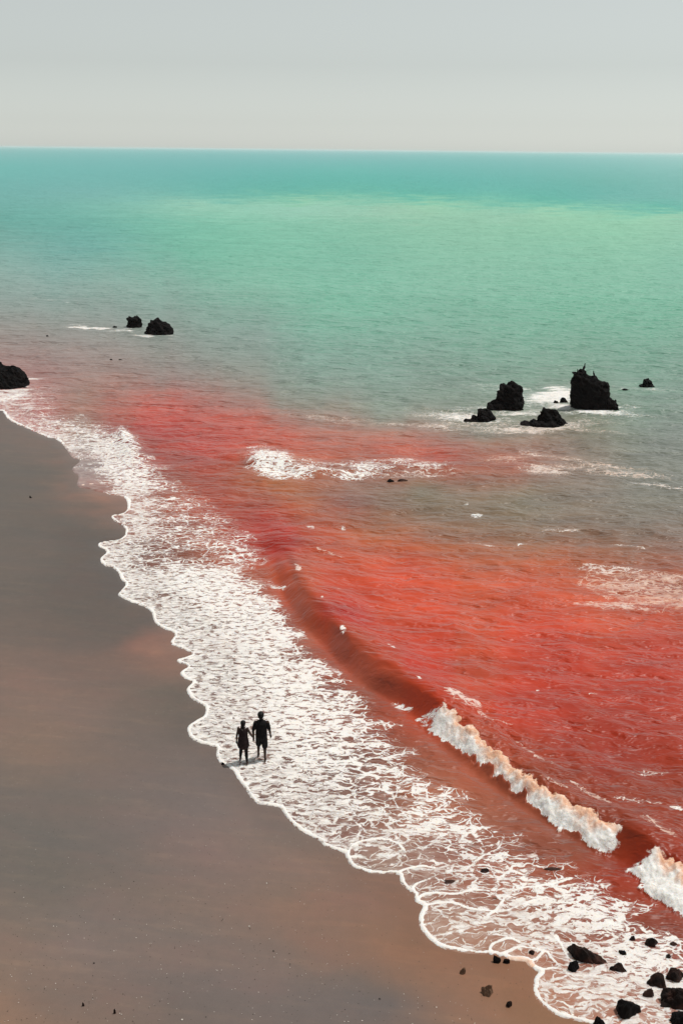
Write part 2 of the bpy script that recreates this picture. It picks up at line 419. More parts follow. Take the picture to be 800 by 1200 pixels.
wun = wu + 12 * fbm(x * 1.2, y * 1.2, 50, 3)
roll_amt = np.clip(sstep(500, 536, wun) - sstep(704, 744, wun) + sstep(750, 778, wun), 0, 1)
jag = fbm(x * 1.7, y * 1.7, 51, 4)
jag2 = fbm(x * 5.5, y * 5.5, 52, 3)
crest_shift = (0.20 - .13 * roll_amt) * fbm(x * .33 + .4 * y, y * .37, 53, 2)
s = s_w + crest_shift
Wf = np.interp(wu, [322, 336, 350, 400], [1.5, 1.2, .9, .76]) + 0.16 * fbm(x * .25, y * .25, 54, 1)                   # width of the steep front
front = np.where(s < 0, np.clip(1 + s / Wf, 0, 1), 1.0)
front = front ** 1.15; front = front * front * (3 - 2 * front)
back = np.exp(-(np.maximum(s, 0) / 1.9) ** 1.5)
z_wave = wa * front * back
# tumbling roller
Rw = np.interp(wu, [500, 530, 570, 630, 690, 735, 770, 830], [.70, .70, .38, .36, .72, .70, .85, 1.0]) + np.interp(wu, [560, 680], [.2, .36]) * jag + .11 * jag2
q_ = np.clip(-s / Rw, 0, 1)
prof = (1 - q_ ** 1.25) * .9 + .1 * (q_ < 1)
lump = 0.16 * np.abs(fbm(x * 2.3, y * 2.3, 57, 3)) + 0.07 * np.abs(pnoise(x * 6, y * 6, 58)) - .03
env = np.sqrt(np.clip(prof, 0, 1)) * (1 - sstep(.05, .55, s))
roller_z = wa * prof * back * (.68 + .20 * jag) + lump * env * .9
wr_ = roll_amt * (s > -Rw)
z_wave = z_wave * (1 - wr_) + np.maximum(roller_z, 0) * wr_
roller_foam = roll_amt * sstep(-Rw, -Rw + 0.06, s) * (1 - sstep(-.05, 0.34 + .4 * jag, s + .15 * jag2))
roller_cream = roll_amt * sstep(-0.34 + 0.3 * jag, 0.02, s + .16 * jag2)

# second little breaker (white cap at the edge of the red water) and a low swell behind the first
def ridge(pts, sgn_toward):
    L = catmull(pts, 6)
    G = np.array([ground(a, b, c)[:2] for a, b, c in L])
    i2 = np.where((y < 95) & (y > 30))[0]
    d_, sd, pr = line_dist(x[i2], y[i2], G)
    o = np.zeros(x.shape); ss = np.full(x.shape, 99.0)
    a_ = np.interp(pr, np.arange(len(L)), L[:, 2])
    ss[i2] = d_ * sd * sgn_toward
    o[i2] = a_
    return ss, o
s2, a2 = ridge([(285, 545, .1), (300, 538, .4), (325, 535, .5), (355, 545, .4), (400, 548, .25), (450, 543, .25), (520, 545, .15), (600, 545, .1)], 1)
s3, a3 = ridge([(132, 516, .05), (141, 506, .38), (147, 510, .42), (154, 522, .3), (162, 545, .1)], 1)
z2 = a3 * np.exp(-(s3 / .7) ** 2) + a2 * np.where(s2 < 0, np.exp(-(s2 / .8) ** 2), np.exp(-(s2 / 2.2) ** 2))

# wind ripples; each octave fades where the cells grow too coarse for it
cell = np.abs(np.gradient(Y, axis=0)).ravel()
ca, sa = math.cos(R(-9)), math.sin(R(-9))
xr, yr = x * ca + y * sa, -x * sa + y * ca
wx = 0.5 * fbm(x * .35, y * .35, 91, 2)
z_r = np.zeros(x.shape)
for k, (lx, ly, amp) in enumerate([(.62, .30, .022), (1.0, .46, .050), (2.2, 1.0, .085), (5.5, 2.6, .12), (13., 6., .18)]):
    n = pnoise(xr / lx + wx * .6, yr / ly + wx, 200 + k * 7)
    n = 0.45 * n + 0.55 * (0.55 - 1.5 * np.abs(pnoise(xr / lx * .8 + 31 + wx * .5, yr / ly * .8 + wx, 300 + k * 7)))
    z_r += amp * n * (1 - sstep(ly * .22, ly * .7, cell))
swash = sstep(0.6, 7.0, d_sh) * 0.85 + 0.15 * sstep(0.05, 0.6, d_sh)
calm = 1 - 0.75 * np.exp(-((s_w + 2.2) / 1.6) ** 2) * (s_w < 50) * sstep(.1, .42, wa)      # flat water drawn down in front of the wave
z = z_r * swash * calm * (1 - .85 * np.exp(-((s_w + .3) / .55) ** 2) * (s_w < 50) * sstep(.12, .42, wa)) + z_wave + z2
# foam mounds of the swash carpet, and the rolled lip at its very edge
carpet = sstep(0.05, 0.5, d_sh) * (1 - sstep(7, 11, d_sh))
z += carpet * 0.018 * fbm(x * 2.2, y * 3.2, 77, 3)
z += np.where(d_sh > 0, (.026 + .022 * fbm(x * 1.6, y * 1.6, 37, 3)) * np.exp(-((d_sh - .06) / .07) ** 2), 0)
z = np.where(d_sh < 0, -0.55 * np.minimum(-d_sh, .6), z)
z = np.where(d_sh > 0, np.maximum(z, -0.02 - 0.08 * sstep(0, 3, d_sh)), z)

print('maps')
# colour and foam maps looked up by image pixel, their edges broken up by noise
wob = np.clip(y / 30, .5, 6)
nu = u + 24 * fbm(x / wob * .5, y / wob * .8, 11, 6); nv = v + 14 * fbm(x / wob * .55 + 9, y / wob * 1.1, 12, 6)
fl = np.clip((v - 178) / 80, 0, 1)
nu = u + (nu - u) * fl; nv = v + (nv - v) * fl
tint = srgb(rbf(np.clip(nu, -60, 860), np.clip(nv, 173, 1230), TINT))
murk = sstep(.05, .75, fbm(x / wob * .35, y / wob * .9, 15, 5)) * sstep(440, 480, v) * sstep(40, 80, (tint[:, 0] - tint[:, 1]) * 255) * np.where(s_w < 50, sstep(-1.6, .8, s_w), 1)
tint = tint + (srgb((165, 118, 98)) - tint) * (murk * .22)[:, None]
# what the surface will mirror of the sky is taken off the colour of the body of the water
dep_ = np.arctan2(CAM_H, np.hypot(x, y))
mir = np.minimum(.02 + .98 * (1 - np.sin(dep_)) ** 5, np.where(y > 130, .10, .16)) * .55
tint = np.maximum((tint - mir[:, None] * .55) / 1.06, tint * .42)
mu = u + 9 * fbm(x * .9, y * .6, 21, 3); mv = v + 5 * fbm(x * .8 + 4, y * .55, 22, 3)
nearshore = sstep(430, 460, v)
foam = rbf(mu, mv, FOAM, 0, 1)[:, 0] * nearshore * (1 - sstep(8.0, 12.5, d_sh + 1.5 * fbm(x * .3, y * .8, 72, 4)))
foam = foam * (1 - .30 * sstep(.05, .65, fbm(x * .32, y * .6, 73, 3)))
foam = np.where(foam < .09, 0, foam)
foam = np.where((s_w > -.8) & (s_w < 60) & (v > 560), 0, foam)
cream = 0.12 * np.ones(x.shape)
pfoam = np.zeros(x.shape)
for (pu, pv, ru, rv, tl, am, cr) in PATCH:
    du_, dv_ = mu - pu, v + (mv - v) * .45 - pv - tl * (mu - pu)
    e = np.exp(-((du_ / ru) ** 2 + (dv_ / rv) ** 2) * .9) * am
    cream = np.where(e > pfoam, cr, cream)
    pfoam = np.maximum(pfoam, e)
cream = np.where(pfoam > foam, cream, 0.05)
foam = np.maximum(foam, pfoam)
cream = np.where(roller_foam > .3, np.maximum(roller_cream, 0), cream)
f_hi = np.interp(wu, [300, 470, 530, 660, 760, 830], [-.55, -.75, -1.45, -1.5, -1.15, -1.1])
f_lo = f_hi - np.interp(wu, [300, 470, 530, 830], [.9, .9, 1.1, 1.0])
foam = foam * (1 - sstep(f_lo, f_hi, s_w + .8 * fbm(x * .5, y * 1.3, 71, 4)) * (s_w < 50) * (v > 560) * (pfoam < .3))
roller_foam = np.maximum(roller_foam, 0)
# foam lines: the edge itself and the arcs left by earlier swashes
wid = 0.036 + 0.040 * fbm(x * 1.1, y * 1.1, 33, 2)
wid = np.maximum(np.where(v < 600, wid * 1.5, wid), .014)
edge = 1 - sstep(wid * .8, wid * 1.9, np.abs(d_sh - .05 + .03 * fbm(x * 6, y * 6, 34, 2)))
edge = np.where(near, edge, 0)
edge *= 1 - 0.75 * ((v > 520) & (v < 586) & (u < 146))
aidx = np.where((d_sh > -.5) & (d_sh < 9) & (y < 75))[0]
arc = np.zeros(x.shape)
for A in ARCS:
    lo = A.min(0) - 1; hi = A.max(0) + 1
    m = aidx[(x[aidx] > lo[0]) & (x[aidx] < hi[0]) & (y[aidx] > lo[1]) & (y[aidx] < hi[1])]
    if not len(m): continue
    wob2 = 0.05 * fbm(x[m] * 2.5, y[m] * 2.5, 35, 2)
    da, _, _ = line_dist(x[m] + wob2, y[m] + wob2, A)
    arc[m] = np.maximum(arc[m], 1 - sstep(.018, .065, da))
z += 0.015 * arc
edge = np.maximum(edge, arc * np.clip(.72 + .5 * fbm(x * .9, y * .9, 36, 3), 0, .95))
film = 1 - sstep(0.1, 3.0, d_sh)                                   # thin sheet of water over the sand

keep = d_sh > -0.45
fc = grid_faces(NR, NC, keep)
face = np.exp(-((s_w + .35) / .55) ** 2) * (s_w < 50) * sstep(.12, .42, wa)                # glassy steep front of the wave
V, fc, tint_, foam_, cream_, edge_, roll_, film_, face_ = compact(np.stack([x, y, z], -1), fc, tint, foam, cream, edge, roller_foam, film, face)
me = mesh_np('sea', V, fc)
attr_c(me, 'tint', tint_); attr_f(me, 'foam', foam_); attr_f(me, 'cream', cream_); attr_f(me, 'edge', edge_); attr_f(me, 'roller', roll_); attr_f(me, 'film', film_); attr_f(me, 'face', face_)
sea = link(bpy.data.objects.new('sea', me))
tag(sea, 'turquoise sea turning silty red towards the beach with white foam', kind='structure')

def sea_material():
    m = bpy.data.materials.new('sea_water'); t = NT(m)
    pos = t.vmath('SCALE', t.n('ShaderNodeNewGeometry').outputs['Position'], 1.0 / U)
    tint = t.attr('tint', 'Color'); foam = t.attr('foam'); cream = t.attr('cream'); edge = t.attr('edge'); roll = t.attr('roller'); film = t.attr('film')
    sep = t.n('ShaderNodeSeparateXYZ'); t.l(pos, sep.inputs[0])
    dist = sep.outputs[1]
    flat = t.scaled(pos, (1, 1, 0))
    # warp
    w1 = t.vmath('SUBTRACT', t.noise(flat, 1.3, 3, .55, 'Color'), (.5, .5, .5))
    w2 = t.vmath('SUBTRACT', t.noise(flat, 5.5, 2, .5, 'Color'), (.5, .5, .5))
    p = t.vmath('ADD', flat, t.vmath('SCALE', w1, .55)); p = t.vmath('ADD', p, t.vmath('SCALE', w2, .09))
    pa = t.scaled(p, (.55, 1.0, 0))
    va = t.vor(pa, 2.5); vc = t.vor(pa, 1.2)
    def ridge_(vec, sc, det):
        return t.math('ABSOLUTE', t.math('SUBTRACT', t.noise(vec, sc, det, .55), .5))
    ra = ridge_(t.scaled(p, (.55, 1.0, 0)), 1.7, 1.2)
    rb = ridge_(t.scaled(p, (.6, 1.15, 0)), 3.6, 1.2)
    patch = t.noise(t.scaled(p, (.5, 1.35, 1)), .8, 5, .62)
    thick = t.ss(t.noise(t.scaled(flat, (.7, 1, 1)), 3.1, 4, .65), .3, .7, .40, 1.5)
    far = t.ss(dist, 60, 85)
    # foam cover, broken up
    f2 = t.math('ADD', foam, t.math('MULTIPLY', t.math('SUBTRACT', patch, .5), t.math('MULTIPLY', t.ss(foam, 0.02, .30), t.ss(foam, .60, .98, 1.55, .75))))
    f2 = t.math('MINIMUM', t.math('MAXIMUM', f2, 0.0), 1.0)
    w = t.math('MULTIPLY', t.math('POWER', f2, 1.5), thick)
    def lace(vor, k, sharp):
        ww = t.math('MULTIPLY', w, k); so = t.math('ADD', t.math('MULTIPLY', ww, .12), sharp)
        return t.ss(t.math('SUBTRACT', vor, ww), t.math('MULTIPLY', so, -1.0), so, 1.0, 0.0)
    mask = t.math('MAXIMUM', lace(va, .15, .010), lace(ra, .072, .005))
    mask = t.math('MAXIMUM', mask, lace(rb, .052, .006))
    mask = t.math('MAXIMUM', mask, lace(vc, .09, .012))
    # the closed carpet, with short slits torn in it
    slit = t.noise(t.scaled(p, (1.7, 4.6, 0)), 1.0, 3, .64)
    carpet = t.math('MULTIPLY', t.ss(t.math('ADD', f2, t.math('MULTIPLY', t.math('SUBTRACT', t.noise(t.scaled(p, (.9, 2.2, 0)), 1.7, 4, .65), .5), .9)), .67, .74), t.ss(slit, .53, .555, 1.0, .0))
    mask = t.math('MAXIMUM', mask, carpet)
    mask = t.math('MULTIPLY', mask, t.ss(t.noise(t.scaled(p, (1.3, 3.4, 0)), 2.4, 4, .66), .545, .575, 1.0, .04))
    farlace = t.ss(t.math('ADD', t.noise(t.scaled(p, (.5, 1.5, 1)), 1.3, 6, .72), t.math('MULTIPLY', f2, .48)), .76, .94)
    # worn, half open bubbles: thinner towards the sand, in fine streaks
    wear = t.noise(t.scaled(p, (1.1, 4.2, 0)), 2.4, 5, .7)
    mask = t.math('MULTIPLY', mask, t.math('SUBTRACT', 1.0, t.math('MULTIPLY', t.ss(wear, .42, .66), t.ss(film, 0.0, .8, .0, .55))))
    mask = t.mix(far, mask, farlace)
    mask = t.math('MULTIPLY', mask, t.ss(f2, .03, .14))
    en = t.math('ADD', edge, t.math('MULTIPLY', t.math('SUBTRACT', t.noise(flat, 9, 3), .5), .7))
    emask = t.ss(en, .35, .6)
    rmask = t.ss(t.math('ADD', roll, t.math('MULTIPLY', t.math('SUBTRACT', t.noise(pos, 6, 4, .68), .5), 1.2)), .35, .55)
    rmask = t.math('MULTIPLY', rmask, t.ss(roll, .01, .12)); emask = t.math('MULTIPLY', emask, t.ss(edge, .01, .12))
    mask = t.math('MULTIPLY', mask, t.math('SUBTRACT', 1.0, t.math('MULTIPLY', cream, t.ss(t.noise(t.scaled(p, (.7, 1.8, 0)), 1.2, 5, .7), .3, .62, .25, .9))))
    mask = t.math('MAXIMUM', mask, t.math('MAXIMUM', emask, rmask))
    # faint bubble film between the strands
    veil = t.math('MULTIPLY', t.ss(t.noise(t.scaled(p, (.5, 1.2, 0)), 6.5, 5, .7), .42, .72), t.math('MULTIPLY', t.ss(f2, .1, .9), t.ss(dist, 60, 40, 0, .5)))
    veil = t.math('MAXIMUM', veil, t.math('MULTIPLY', t.math('MULTIPLY', film, t.ss(t.noise(t.scaled(p, (.45, 1.3, 0)), 4.5, 6, .72), .40, .70)), .45))
    # sediment streaks, with light and dark of wind ripples painted into the water colour
    st = t.noise(t.scaled(flat, (.22, .6, 1)), .9, 4, .6)
    stf = t.noise(t.scaled(flat, (.06, .15, 1)), 1.0, 7, .75)
    stm = t.mix(t.ss(dist, 60, 130), st, stf)
    br = t.ss(stm, .25, .75, t.ss(dist, 60, 130, .80, .92), t.ss(dist, 60, 130, 1.2, 1.07))
    brn = t.n('ShaderNodeCombineXYZ')
    for i in range(3): t.l(br, brn.inputs[i])
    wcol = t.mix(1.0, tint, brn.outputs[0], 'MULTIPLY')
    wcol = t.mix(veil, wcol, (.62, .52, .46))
    # bump
    rot = t.n('ShaderNodeVectorRotate', rotation_type='Z_AXIS'); t.l(pos, rot.inputs['Vector']); rot.inputs['Angle'].default_value = R(7)
    wp = t.vmath('ADD', rot.outputs[0], t.vmath('SCALE', t.vmath('SUBTRACT', t.noise(pos, .8, 2, .5, 'Color'), (.5, .5, .5)), .5))
    def crest(sc, sx_, det=3, k=1.0):
        n_ = t.noise(t.scaled(wp, (sx_, 1.0, .8)), sc, det, .55)
        r_ = t.math('SUBTRACT', 1.0, t.math('MULTIPLY', t.math('ABSOLUTE', t.math('SUBTRACT', n_, .5)), 3.0))
        return t.math('ADD', t.math('MULTIPLY', r_, .5), t.math('MULTIPLY', n_, .7))
    bw = t.n('ShaderNodeBump'); bw.inputs['Distance'].default_value = 1.0; bw.inputs['Strength'].default_value = 1.0
    h = t.math('MULTIPLY', crest(5.0, .5, 2), t.ss(dist, 80, 25, 0.0, .030))
    h = t.math('ADD', h, t.math('MULTIPLY', crest(1.9, .40, 3), t.ss(dist, 120, 45, .05, .20)))
    h = t.math('ADD', h, t.math('MULTIPLY', crest(.75, .38, 3), t.ss(dist, 30, 90, .12, .80)))
    h = t.math('ADD', h, t.math('MULTIPLY', crest(.24, .35, 4), t.ss(dist, 80, 260, 0.0, 1.6)))
    h = t.math('MULTIPLY', h, t.ss(film, .1, 1.0, 1.0, .15)); h = t.math('MULTIPLY', h, t.ss(t.attr('face'), .1, .9, 1.0, .30))
    t.l(h, bw.inputs['Height'])
    dif = t.n('ShaderNodeBsdfDiffuse'); t.l(wcol, dif.inputs['Color']); t.l(bw.outputs[0], dif.inputs['Normal'])
    glo = t.n('ShaderNodeBsdfGlossy'); glo.inputs['Roughness'].default_value = .38; t.l(bw.outputs[0], glo.inputs['Normal'])
    fr = t.n('ShaderNodeFresnel'); fr.inputs['IOR'].default_value = 1.33; t.l(bw.outputs[0], fr.inputs['Normal'])
    wat = t.n('ShaderNodeMixShader')
    t.l(t.math('MINIMUM', t.math('MULTIPLY', fr.outputs[0], .95), t.ss(dist, 70, 260, .34, .12)), wat.inputs[0]); t.l(dif.outputs[0], wat.inputs[1]); t.l(glo.outputs[0], wat.inputs[2])
    # foam
    fn = t.noise(pos, 22, 4, .7)
    fcol = t.mix(t.ss(fn, .3, .7), (.78, .755, .725), (.90, .885, .86))
    cn = t.math('MULTIPLY', cream, t.ss(t.noise(flat, 3.0, 4, .65), .2, .75, .55, 1.25), clamp=True)
    fcol = t.mix(cn, fcol, (.78, .47, .32))
    fcol = t.mix(t.math('MULTIPLY', t.ss(t.noise(flat, 2.2, 4, .6), .5, .8), .22), fcol, (.82, .66, .52))
    bf = t.n('ShaderNodeBump'); bf.inputs['Distance'].default_value = 1.0; bf.inputs['Strength'].default_value = .9
    fh = t.math('ADD', t.math('MULTIPLY', mask, .030), t.math('MULTIPLY', fn, .022))
    fh = t.math('ADD', fh, t.math('MULTIPLY', t.math('MULTIPLY', t.noise(pos, 7, 4, .65), rmask), .09))
    t.l(fh, bf.inputs['Height'])
    fo = t.n('ShaderNodeBsdfPrincipled')
    t.l(fcol, fo.inputs['Base Color']); fo.inputs['Roughness'].default_value = .75; fo.inputs['Specular IOR Level'].default_value = .2
    fo.inputs['Subsurface Weight'].default_value = .85; fo.inputs['Subsurface Radius'].default_value = (.3, .26, .22); fo.inputs['Subsurface Scale'].default_value = .5
    t.l(bf.outputs[0], fo.inputs['Normal'])
    mx = t.n('ShaderNodeMixShader')
    t.l(mask, mx.inputs[0]); t.l(wat.outputs[0], mx.inputs[1]); t.l(fo.outputs[0], mx.inputs[2])
    out = t.n('ShaderNodeOutputMaterial'); t.l(mx.outputs[0], out.inputs['Surface'])
    return m
me.materials.append(sea_material())

# ------------------------------------------------------------------ beach
print('beach')
SAND = [(10, 520, (120, 109, 103)), (60, 560, (115, 105, 98)), (100, 620, (106, 98, 92)), (30, 650, (112, 103, 97)), (60, 720, (108, 99, 93)), (150, 740, (110, 98, 92)), (30, 800, (132, 111, 102)), (100, 830, (130, 112, 104)),
    (200, 820, (114, 103, 95)), (60, 880, (133, 114, 103)), (180, 900, (122, 109, 104)), (260, 940, (127, 114, 110)), (30, 940, (115, 107, 102)), (120, 960, (119, 109, 104)), (250, 1000, (133, 114, 109)), (330, 980, (135, 117, 108)),
    (60, 1030, (111, 105, 100)), (180, 1040, (125, 111, 104)), (330, 1060, (137, 114, 102)), (420, 1060, (142, 111, 97)), (450, 1110, (146, 111, 91)), (520, 1130, (150, 111, 89)), (590, 1150, (153, 111, 86)), (620, 1190, (156, 114, 86)),
    (400, 1150, (122, 107, 100)), (440, 1180, (116, 104, 100)), (330, 1150, (127, 111, 105)), (500, 1180, (137, 109, 94)), (-40, 1230, (157, 123, 99)), (60, 1190, (132, 111, 100)), (100, 1110, (127, 114, 109)), (200, 1190, (117, 105, 100)),
    (195, 755, (152, 116, 102)), (175, 752, (140, 108, 97)), (120, 577, (155, 120, 106)), (140, 680, (106, 96, 90)), (700, 1250, (155, 113, 86))]
Xs, Ys = fan(0.16, 0.0032, 66.0, 0.03, 0.5, 1.2)
back_y = np.array([-400.0, -150.0, -50.0, -15.0, -2.0, 4.0])
Xb = np.repeat(np.linspace(-400, 120, Xs.shape[1])[None], len(back_y), 0)
mixw = np.linspace(0, .8, len(back_y))[:, None]
Xb = Xb * (1 - mixw) + Xs[0][None] * mixw
Xs = np.vstack([Xb, Xs]); Ys = np.vstack([np.repeat(back_y[:, None], Xs.shape[1], 1), Ys])
sx, sy = Xs.ravel(), Ys.ravel()
ds = np.full(sx.shape, 60.0)
ii = np.where(sy < 400)[0]
d1, _, _ = line_dist(sx[ii], sy[ii], SHORE)
ln = inside(sx[ii], sy[ii], LAND)
ds[ii] = np.where(ln, -d1, d1)
su, sv_ = image_uv(sx, np.maximum(sy, 9.0))
wsx = su + 30 * fbm(sx * .5, sy * .5, 61, 3); wsy = sv_ + 16 * fbm(sx * .4, sy * .6, 62, 3)
stint = srgb(rbf(np.clip(wsx, -100, 900), np.clip(wsy, 470, 1260), SAND)) * .745
sz = np.where(ds < 0, 0.022 * np.minimum(-ds, 18) + .004 * np.clip(-ds - 18, 0, 60), -np.minimum(ds * .5, .5) - np.clip(ds - 1, 0, 40) * .05)
sz += np.where(ds < -.6, 0.012 * fbm(sx * .5, sy * .8, 63, 3) + 0.004 * fbm(sx * 2.2, sy * 3.5, 64, 2), 0) * sstep(.6, 2, -ds)
wet = sstep(-1.6, -.05, ds + .5 * fbm(sx * .5, sy * .5, 65, 2))
wet = np.maximum(wet * .8, sstep(-9, -1, ds) * .35)
kf = grid_faces(*Xs.shape, keep=(ds < 6))
Vs, kf, stint_, wet_ = compact(np.stack([sx, sy, sz], -1), kf, stint, wet)
ms = mesh_np('beach_sand', Vs, kf)
attr_c(ms, 'tint', stint_); attr_f(ms, 'wet', wet_)
beach = link(bpy.data.objects.new('beach_sand', ms))
tag(beach, 'smooth grey brown beach sand beside the foam', kind='structure')

def sand_material():
    m = bpy.data.materials.new('wet_sand'); t = NT(m)
    pos = t.vmath('SCALE', t.n('ShaderNodeNewGeometry').outputs['Position'], 1.0 / U)
    tint = t.attr('tint', 'Color'); wet = t.attr('wet')
    flat = t.scaled(pos, (1, 1, 0))
    ang = t.n('ShaderNodeVectorRotate', rotation_type='Z_AXIS'); t.l(flat, ang.inputs['Vector']); ang.inputs['Angle'].default_value = R(8)
    fr = ang.outputs[0]
    band = t.noise(t.scaled(fr, (.22, .85, 1)), .8, 5, .62)
    streak = t.noise(t.scaled(fr, (.35, 2.4, 1)), 1.2, 4, .6)
    mott = t.noise(flat, 3.2, 5, .68)
    grain = t.noise(flat, 60, 3, .7)
    c = t.mix(t.ss(band, .35, .7, 0, .55), tint, t.mix(1.0, tint, (1.22, 1.04, .92), 'MULTIPLY'))
    c = t.mix(t.ss(streak, .50, .68, 0, .65), c, t.mix(1.0, tint, (1.38, 1.25, 1.12), 'MULTIPLY'))
    c = t.mix(t.ss(band, .5, .25, 0, .5), c, t.mix(1.0, tint, (.84, .88, .91), 'MULTIPLY'))
    c = t.mix(t.ss(mott, .32, .70, 0, .45), c, t.mix(1.0, tint, (.78, .79, .80), 'MULTIPLY'))
    blot = t.noise(t.scaled(fr, (.5, 1.1, 1)), .9, 6, .68)
    c = t.mix(t.ss(blot, .48, .66, 0, .5), c, t.mix(1.0, tint, (1.16, .98, .97), 'MULTIPLY'))
    c = t.mix(t.ss(blot, .46, .32, 0, .5), c, t.mix(1.0, tint, (.84, .90, .90), 'MULTIPLY'))
    c = t.mix(t.ss(grain, .35, .7, 0, .6), c, t.mix(1.0, tint, (1.25, 1.22, 1.2), 'MULTIPLY'))
    c = t.mix(t.math('MULTIPLY', wet, .55), c, t.mix(1.0, tint, (.70, .72, .74), 'MULTIPLY'))
    # tiny grit
    sp = t.vor(flat, 9.0, 'F1'); spc = t.vor(flat, 9.0, 'F1', out='Color')
    spx = t.n('ShaderNodeSeparateColor'); t.l(spc, spx.inputs[0])
    dark = t.math('MULTIPLY', t.ss(sp, .12, .07), t.math('GREATER_THAN', spx.outputs[0], .93))
    lite = t.math('MULTIPLY', t.ss(sp, .09, .05), t.math('LESS_THAN', spx.outputs[0], .045))
    c = t.mix(t.math('MULTIPLY', dark, .7), c, (.03, .025, .022))
    c = t.mix(t.math('MULTIPLY', lite, .8), c, (.42, .38, .34))
    b = t.n('ShaderNodeBump'); b.inputs['Strength'].default_value = .7; b.inputs['Distance'].default_value = 1.0
    t.l(t.math('ADD', t.math('MULTIPLY', mott, .020), t.math('MULTIPLY', grain, .003)), b.inputs['Height'])
    s = t.n('ShaderNodeBsdfPrincipled'); t.l(c, s.inputs['Base Color']); t.l(b.outputs[0], s.inputs['Normal'])
    t.l(t.ss(wet, 0, 1, .65, .35), s.inputs['Roughness']); s.inputs['Specular IOR Level'].default_value = .25
    o = t.n('ShaderNodeOutputMaterial'); t.l(s.outputs[0], o.inputs['Surface'])
    return m
ms.materials.append(sand_material())

# ------------------------------------------------------------------ materials of small things
def rock_material(name, base, warm, amt, rough=.55):
    m = bpy.data.materials.new(name); t = NT(m)
    pos = t.n('ShaderNodeTexCoord').outputs['Object']
    n1 = t.noise(pos, 2.6, 6, .65); n2 = t.noise(pos, 11, 5, .7)
    c = t.mix(t.ss(n1, .42, .68, 0, amt), base, warm)
    c = t.mix(t.ss(n2, .55, .75, 0, .5), c, tuple(q * 1.8 + .002 for q in base))
    b = t.n('ShaderNodeBump'); b.inputs['Strength'].default_value = .9; b.inputs['Distance'].default_value = .08
    t.l(t.math('ADD', n2, t.math('MULTIPLY', t.vor(pos, 5, 'F1', dim='3D'), .7)), b.inputs['Height'])
    s = t.n('ShaderNodeBsdfPrincipled'); t.l(c, s.inputs['Base Color']); t.l(b.outputs[0], s.inputs['Normal'])
    s.inputs['Roughness'].default_value = rough; s.inputs['Specular IOR Level'].default_value = .09
    o = t.n('ShaderNodeOutputMaterial'); t.l(s.outputs[0], o.inputs['Surface'])
    return m
M_BLACK = rock_material('black_rock', (.004, .0036, .004), (.012, .008, .007), .6, .75)
M_BROWN = rock_material('red_brown_rock', (.014, .009, .008), (.085, .036, .026), .75, .5)
M_SUNK = rock_material('silty_rock', (.05, .026, .02), (.12, .06, .045), .8, .5)
M_STONE = rock_material('tan_stone', (.17, .10, .065), (.26, .16, .10), .8, .7)

def plain(name, col, rough=.8, var=.35):
    m = bpy.data.materials.new(name); t = NT(m)
    pos = t.n('ShaderNodeTexCoord').outputs['Object']
    n = t.noise(pos, 14, 4, .6)
    c = t.mix(t.ss(n, .3, .7), tuple(q * (1 - var) for q in col), tuple(q * (1 + var) for q in col))
    s = t.n('ShaderNodeBsdfPrincipled'); t.l(c, s.inputs['Base Color']); s.inputs['Roughness'].default_value = rough
    s.inputs['Specular IOR Level'].default_value = .2
    o = t.n('ShaderNodeOutputMaterial'); t.l(s.outputs[0], o.inputs['Surface'])
    return m

# ------------------------------------------------------------------ rocks
def n3(P, f, seed):
    a = pnoise(P[:, 0] * f + P[:, 2] * f * .71 + seed * 3.1, P[:, 1] * f - P[:, 2] * f * .53 + seed, seed)
    b = pnoise(P[:, 1] * f + P[:, 0] * f * .37 + seed * 1.7, P[:, 2] * f + seed * 2.3, seed + 5)
    return (a + b) * .5

_ico = {}
def ico(sub):
    if sub not in _ico:
        bm = bmesh.new(); bmesh.ops.create_icosphere(bm, subdivisions=sub, radius=1.0)
        bm.verts.ensure_lookup_table()
        _ico[sub] = (np.array([q.co[:] for q in bm.verts]), np.array([[w.index for w in f.verts] for f in bm.faces])); bm.free()
    return _ico[sub]

def rock_points(rng, W, D, H, sub, cuts=18, rough=.2, top_skew=0.0):
    P, Fc = ico(sub)
    P = P.copy()
    for _ in range(cuts):
        nrm = rng.normal(size=3); nrm /= np.linalg.norm(nrm)
        if nrm[2] < -.3: nrm[2] *= -1
        h = rng.uniform(.50, .88)
        dd = P @ nrm - h
        P -= np.outer(np.maximum(dd, 0), nrm)
    sd = int(rng.integers(1, 900))
    dn = n3(P, 1.5, sd) * rough * 1.3 + (.2 - np.abs(n3(P, 2.6, sd + 1))) * rough * 1.6 + (.2 - np.abs(n3(P, 6.0, sd + 4))) * rough * .7 + n3(P, 12.0, sd + 2) * rough * .2
    P = P * (1 + dn)[:, None]
    P[:, 0] += top_skew * P[:, 2]
    mx = np.abs(P[:, 0]).max(); my = np.abs(P[:, 1]).max(); mz = P[:, 2].max()
    P = P / np.array([mx, my, mz]) * np.array([W / 2, D / 2, H])
    return P, Fc

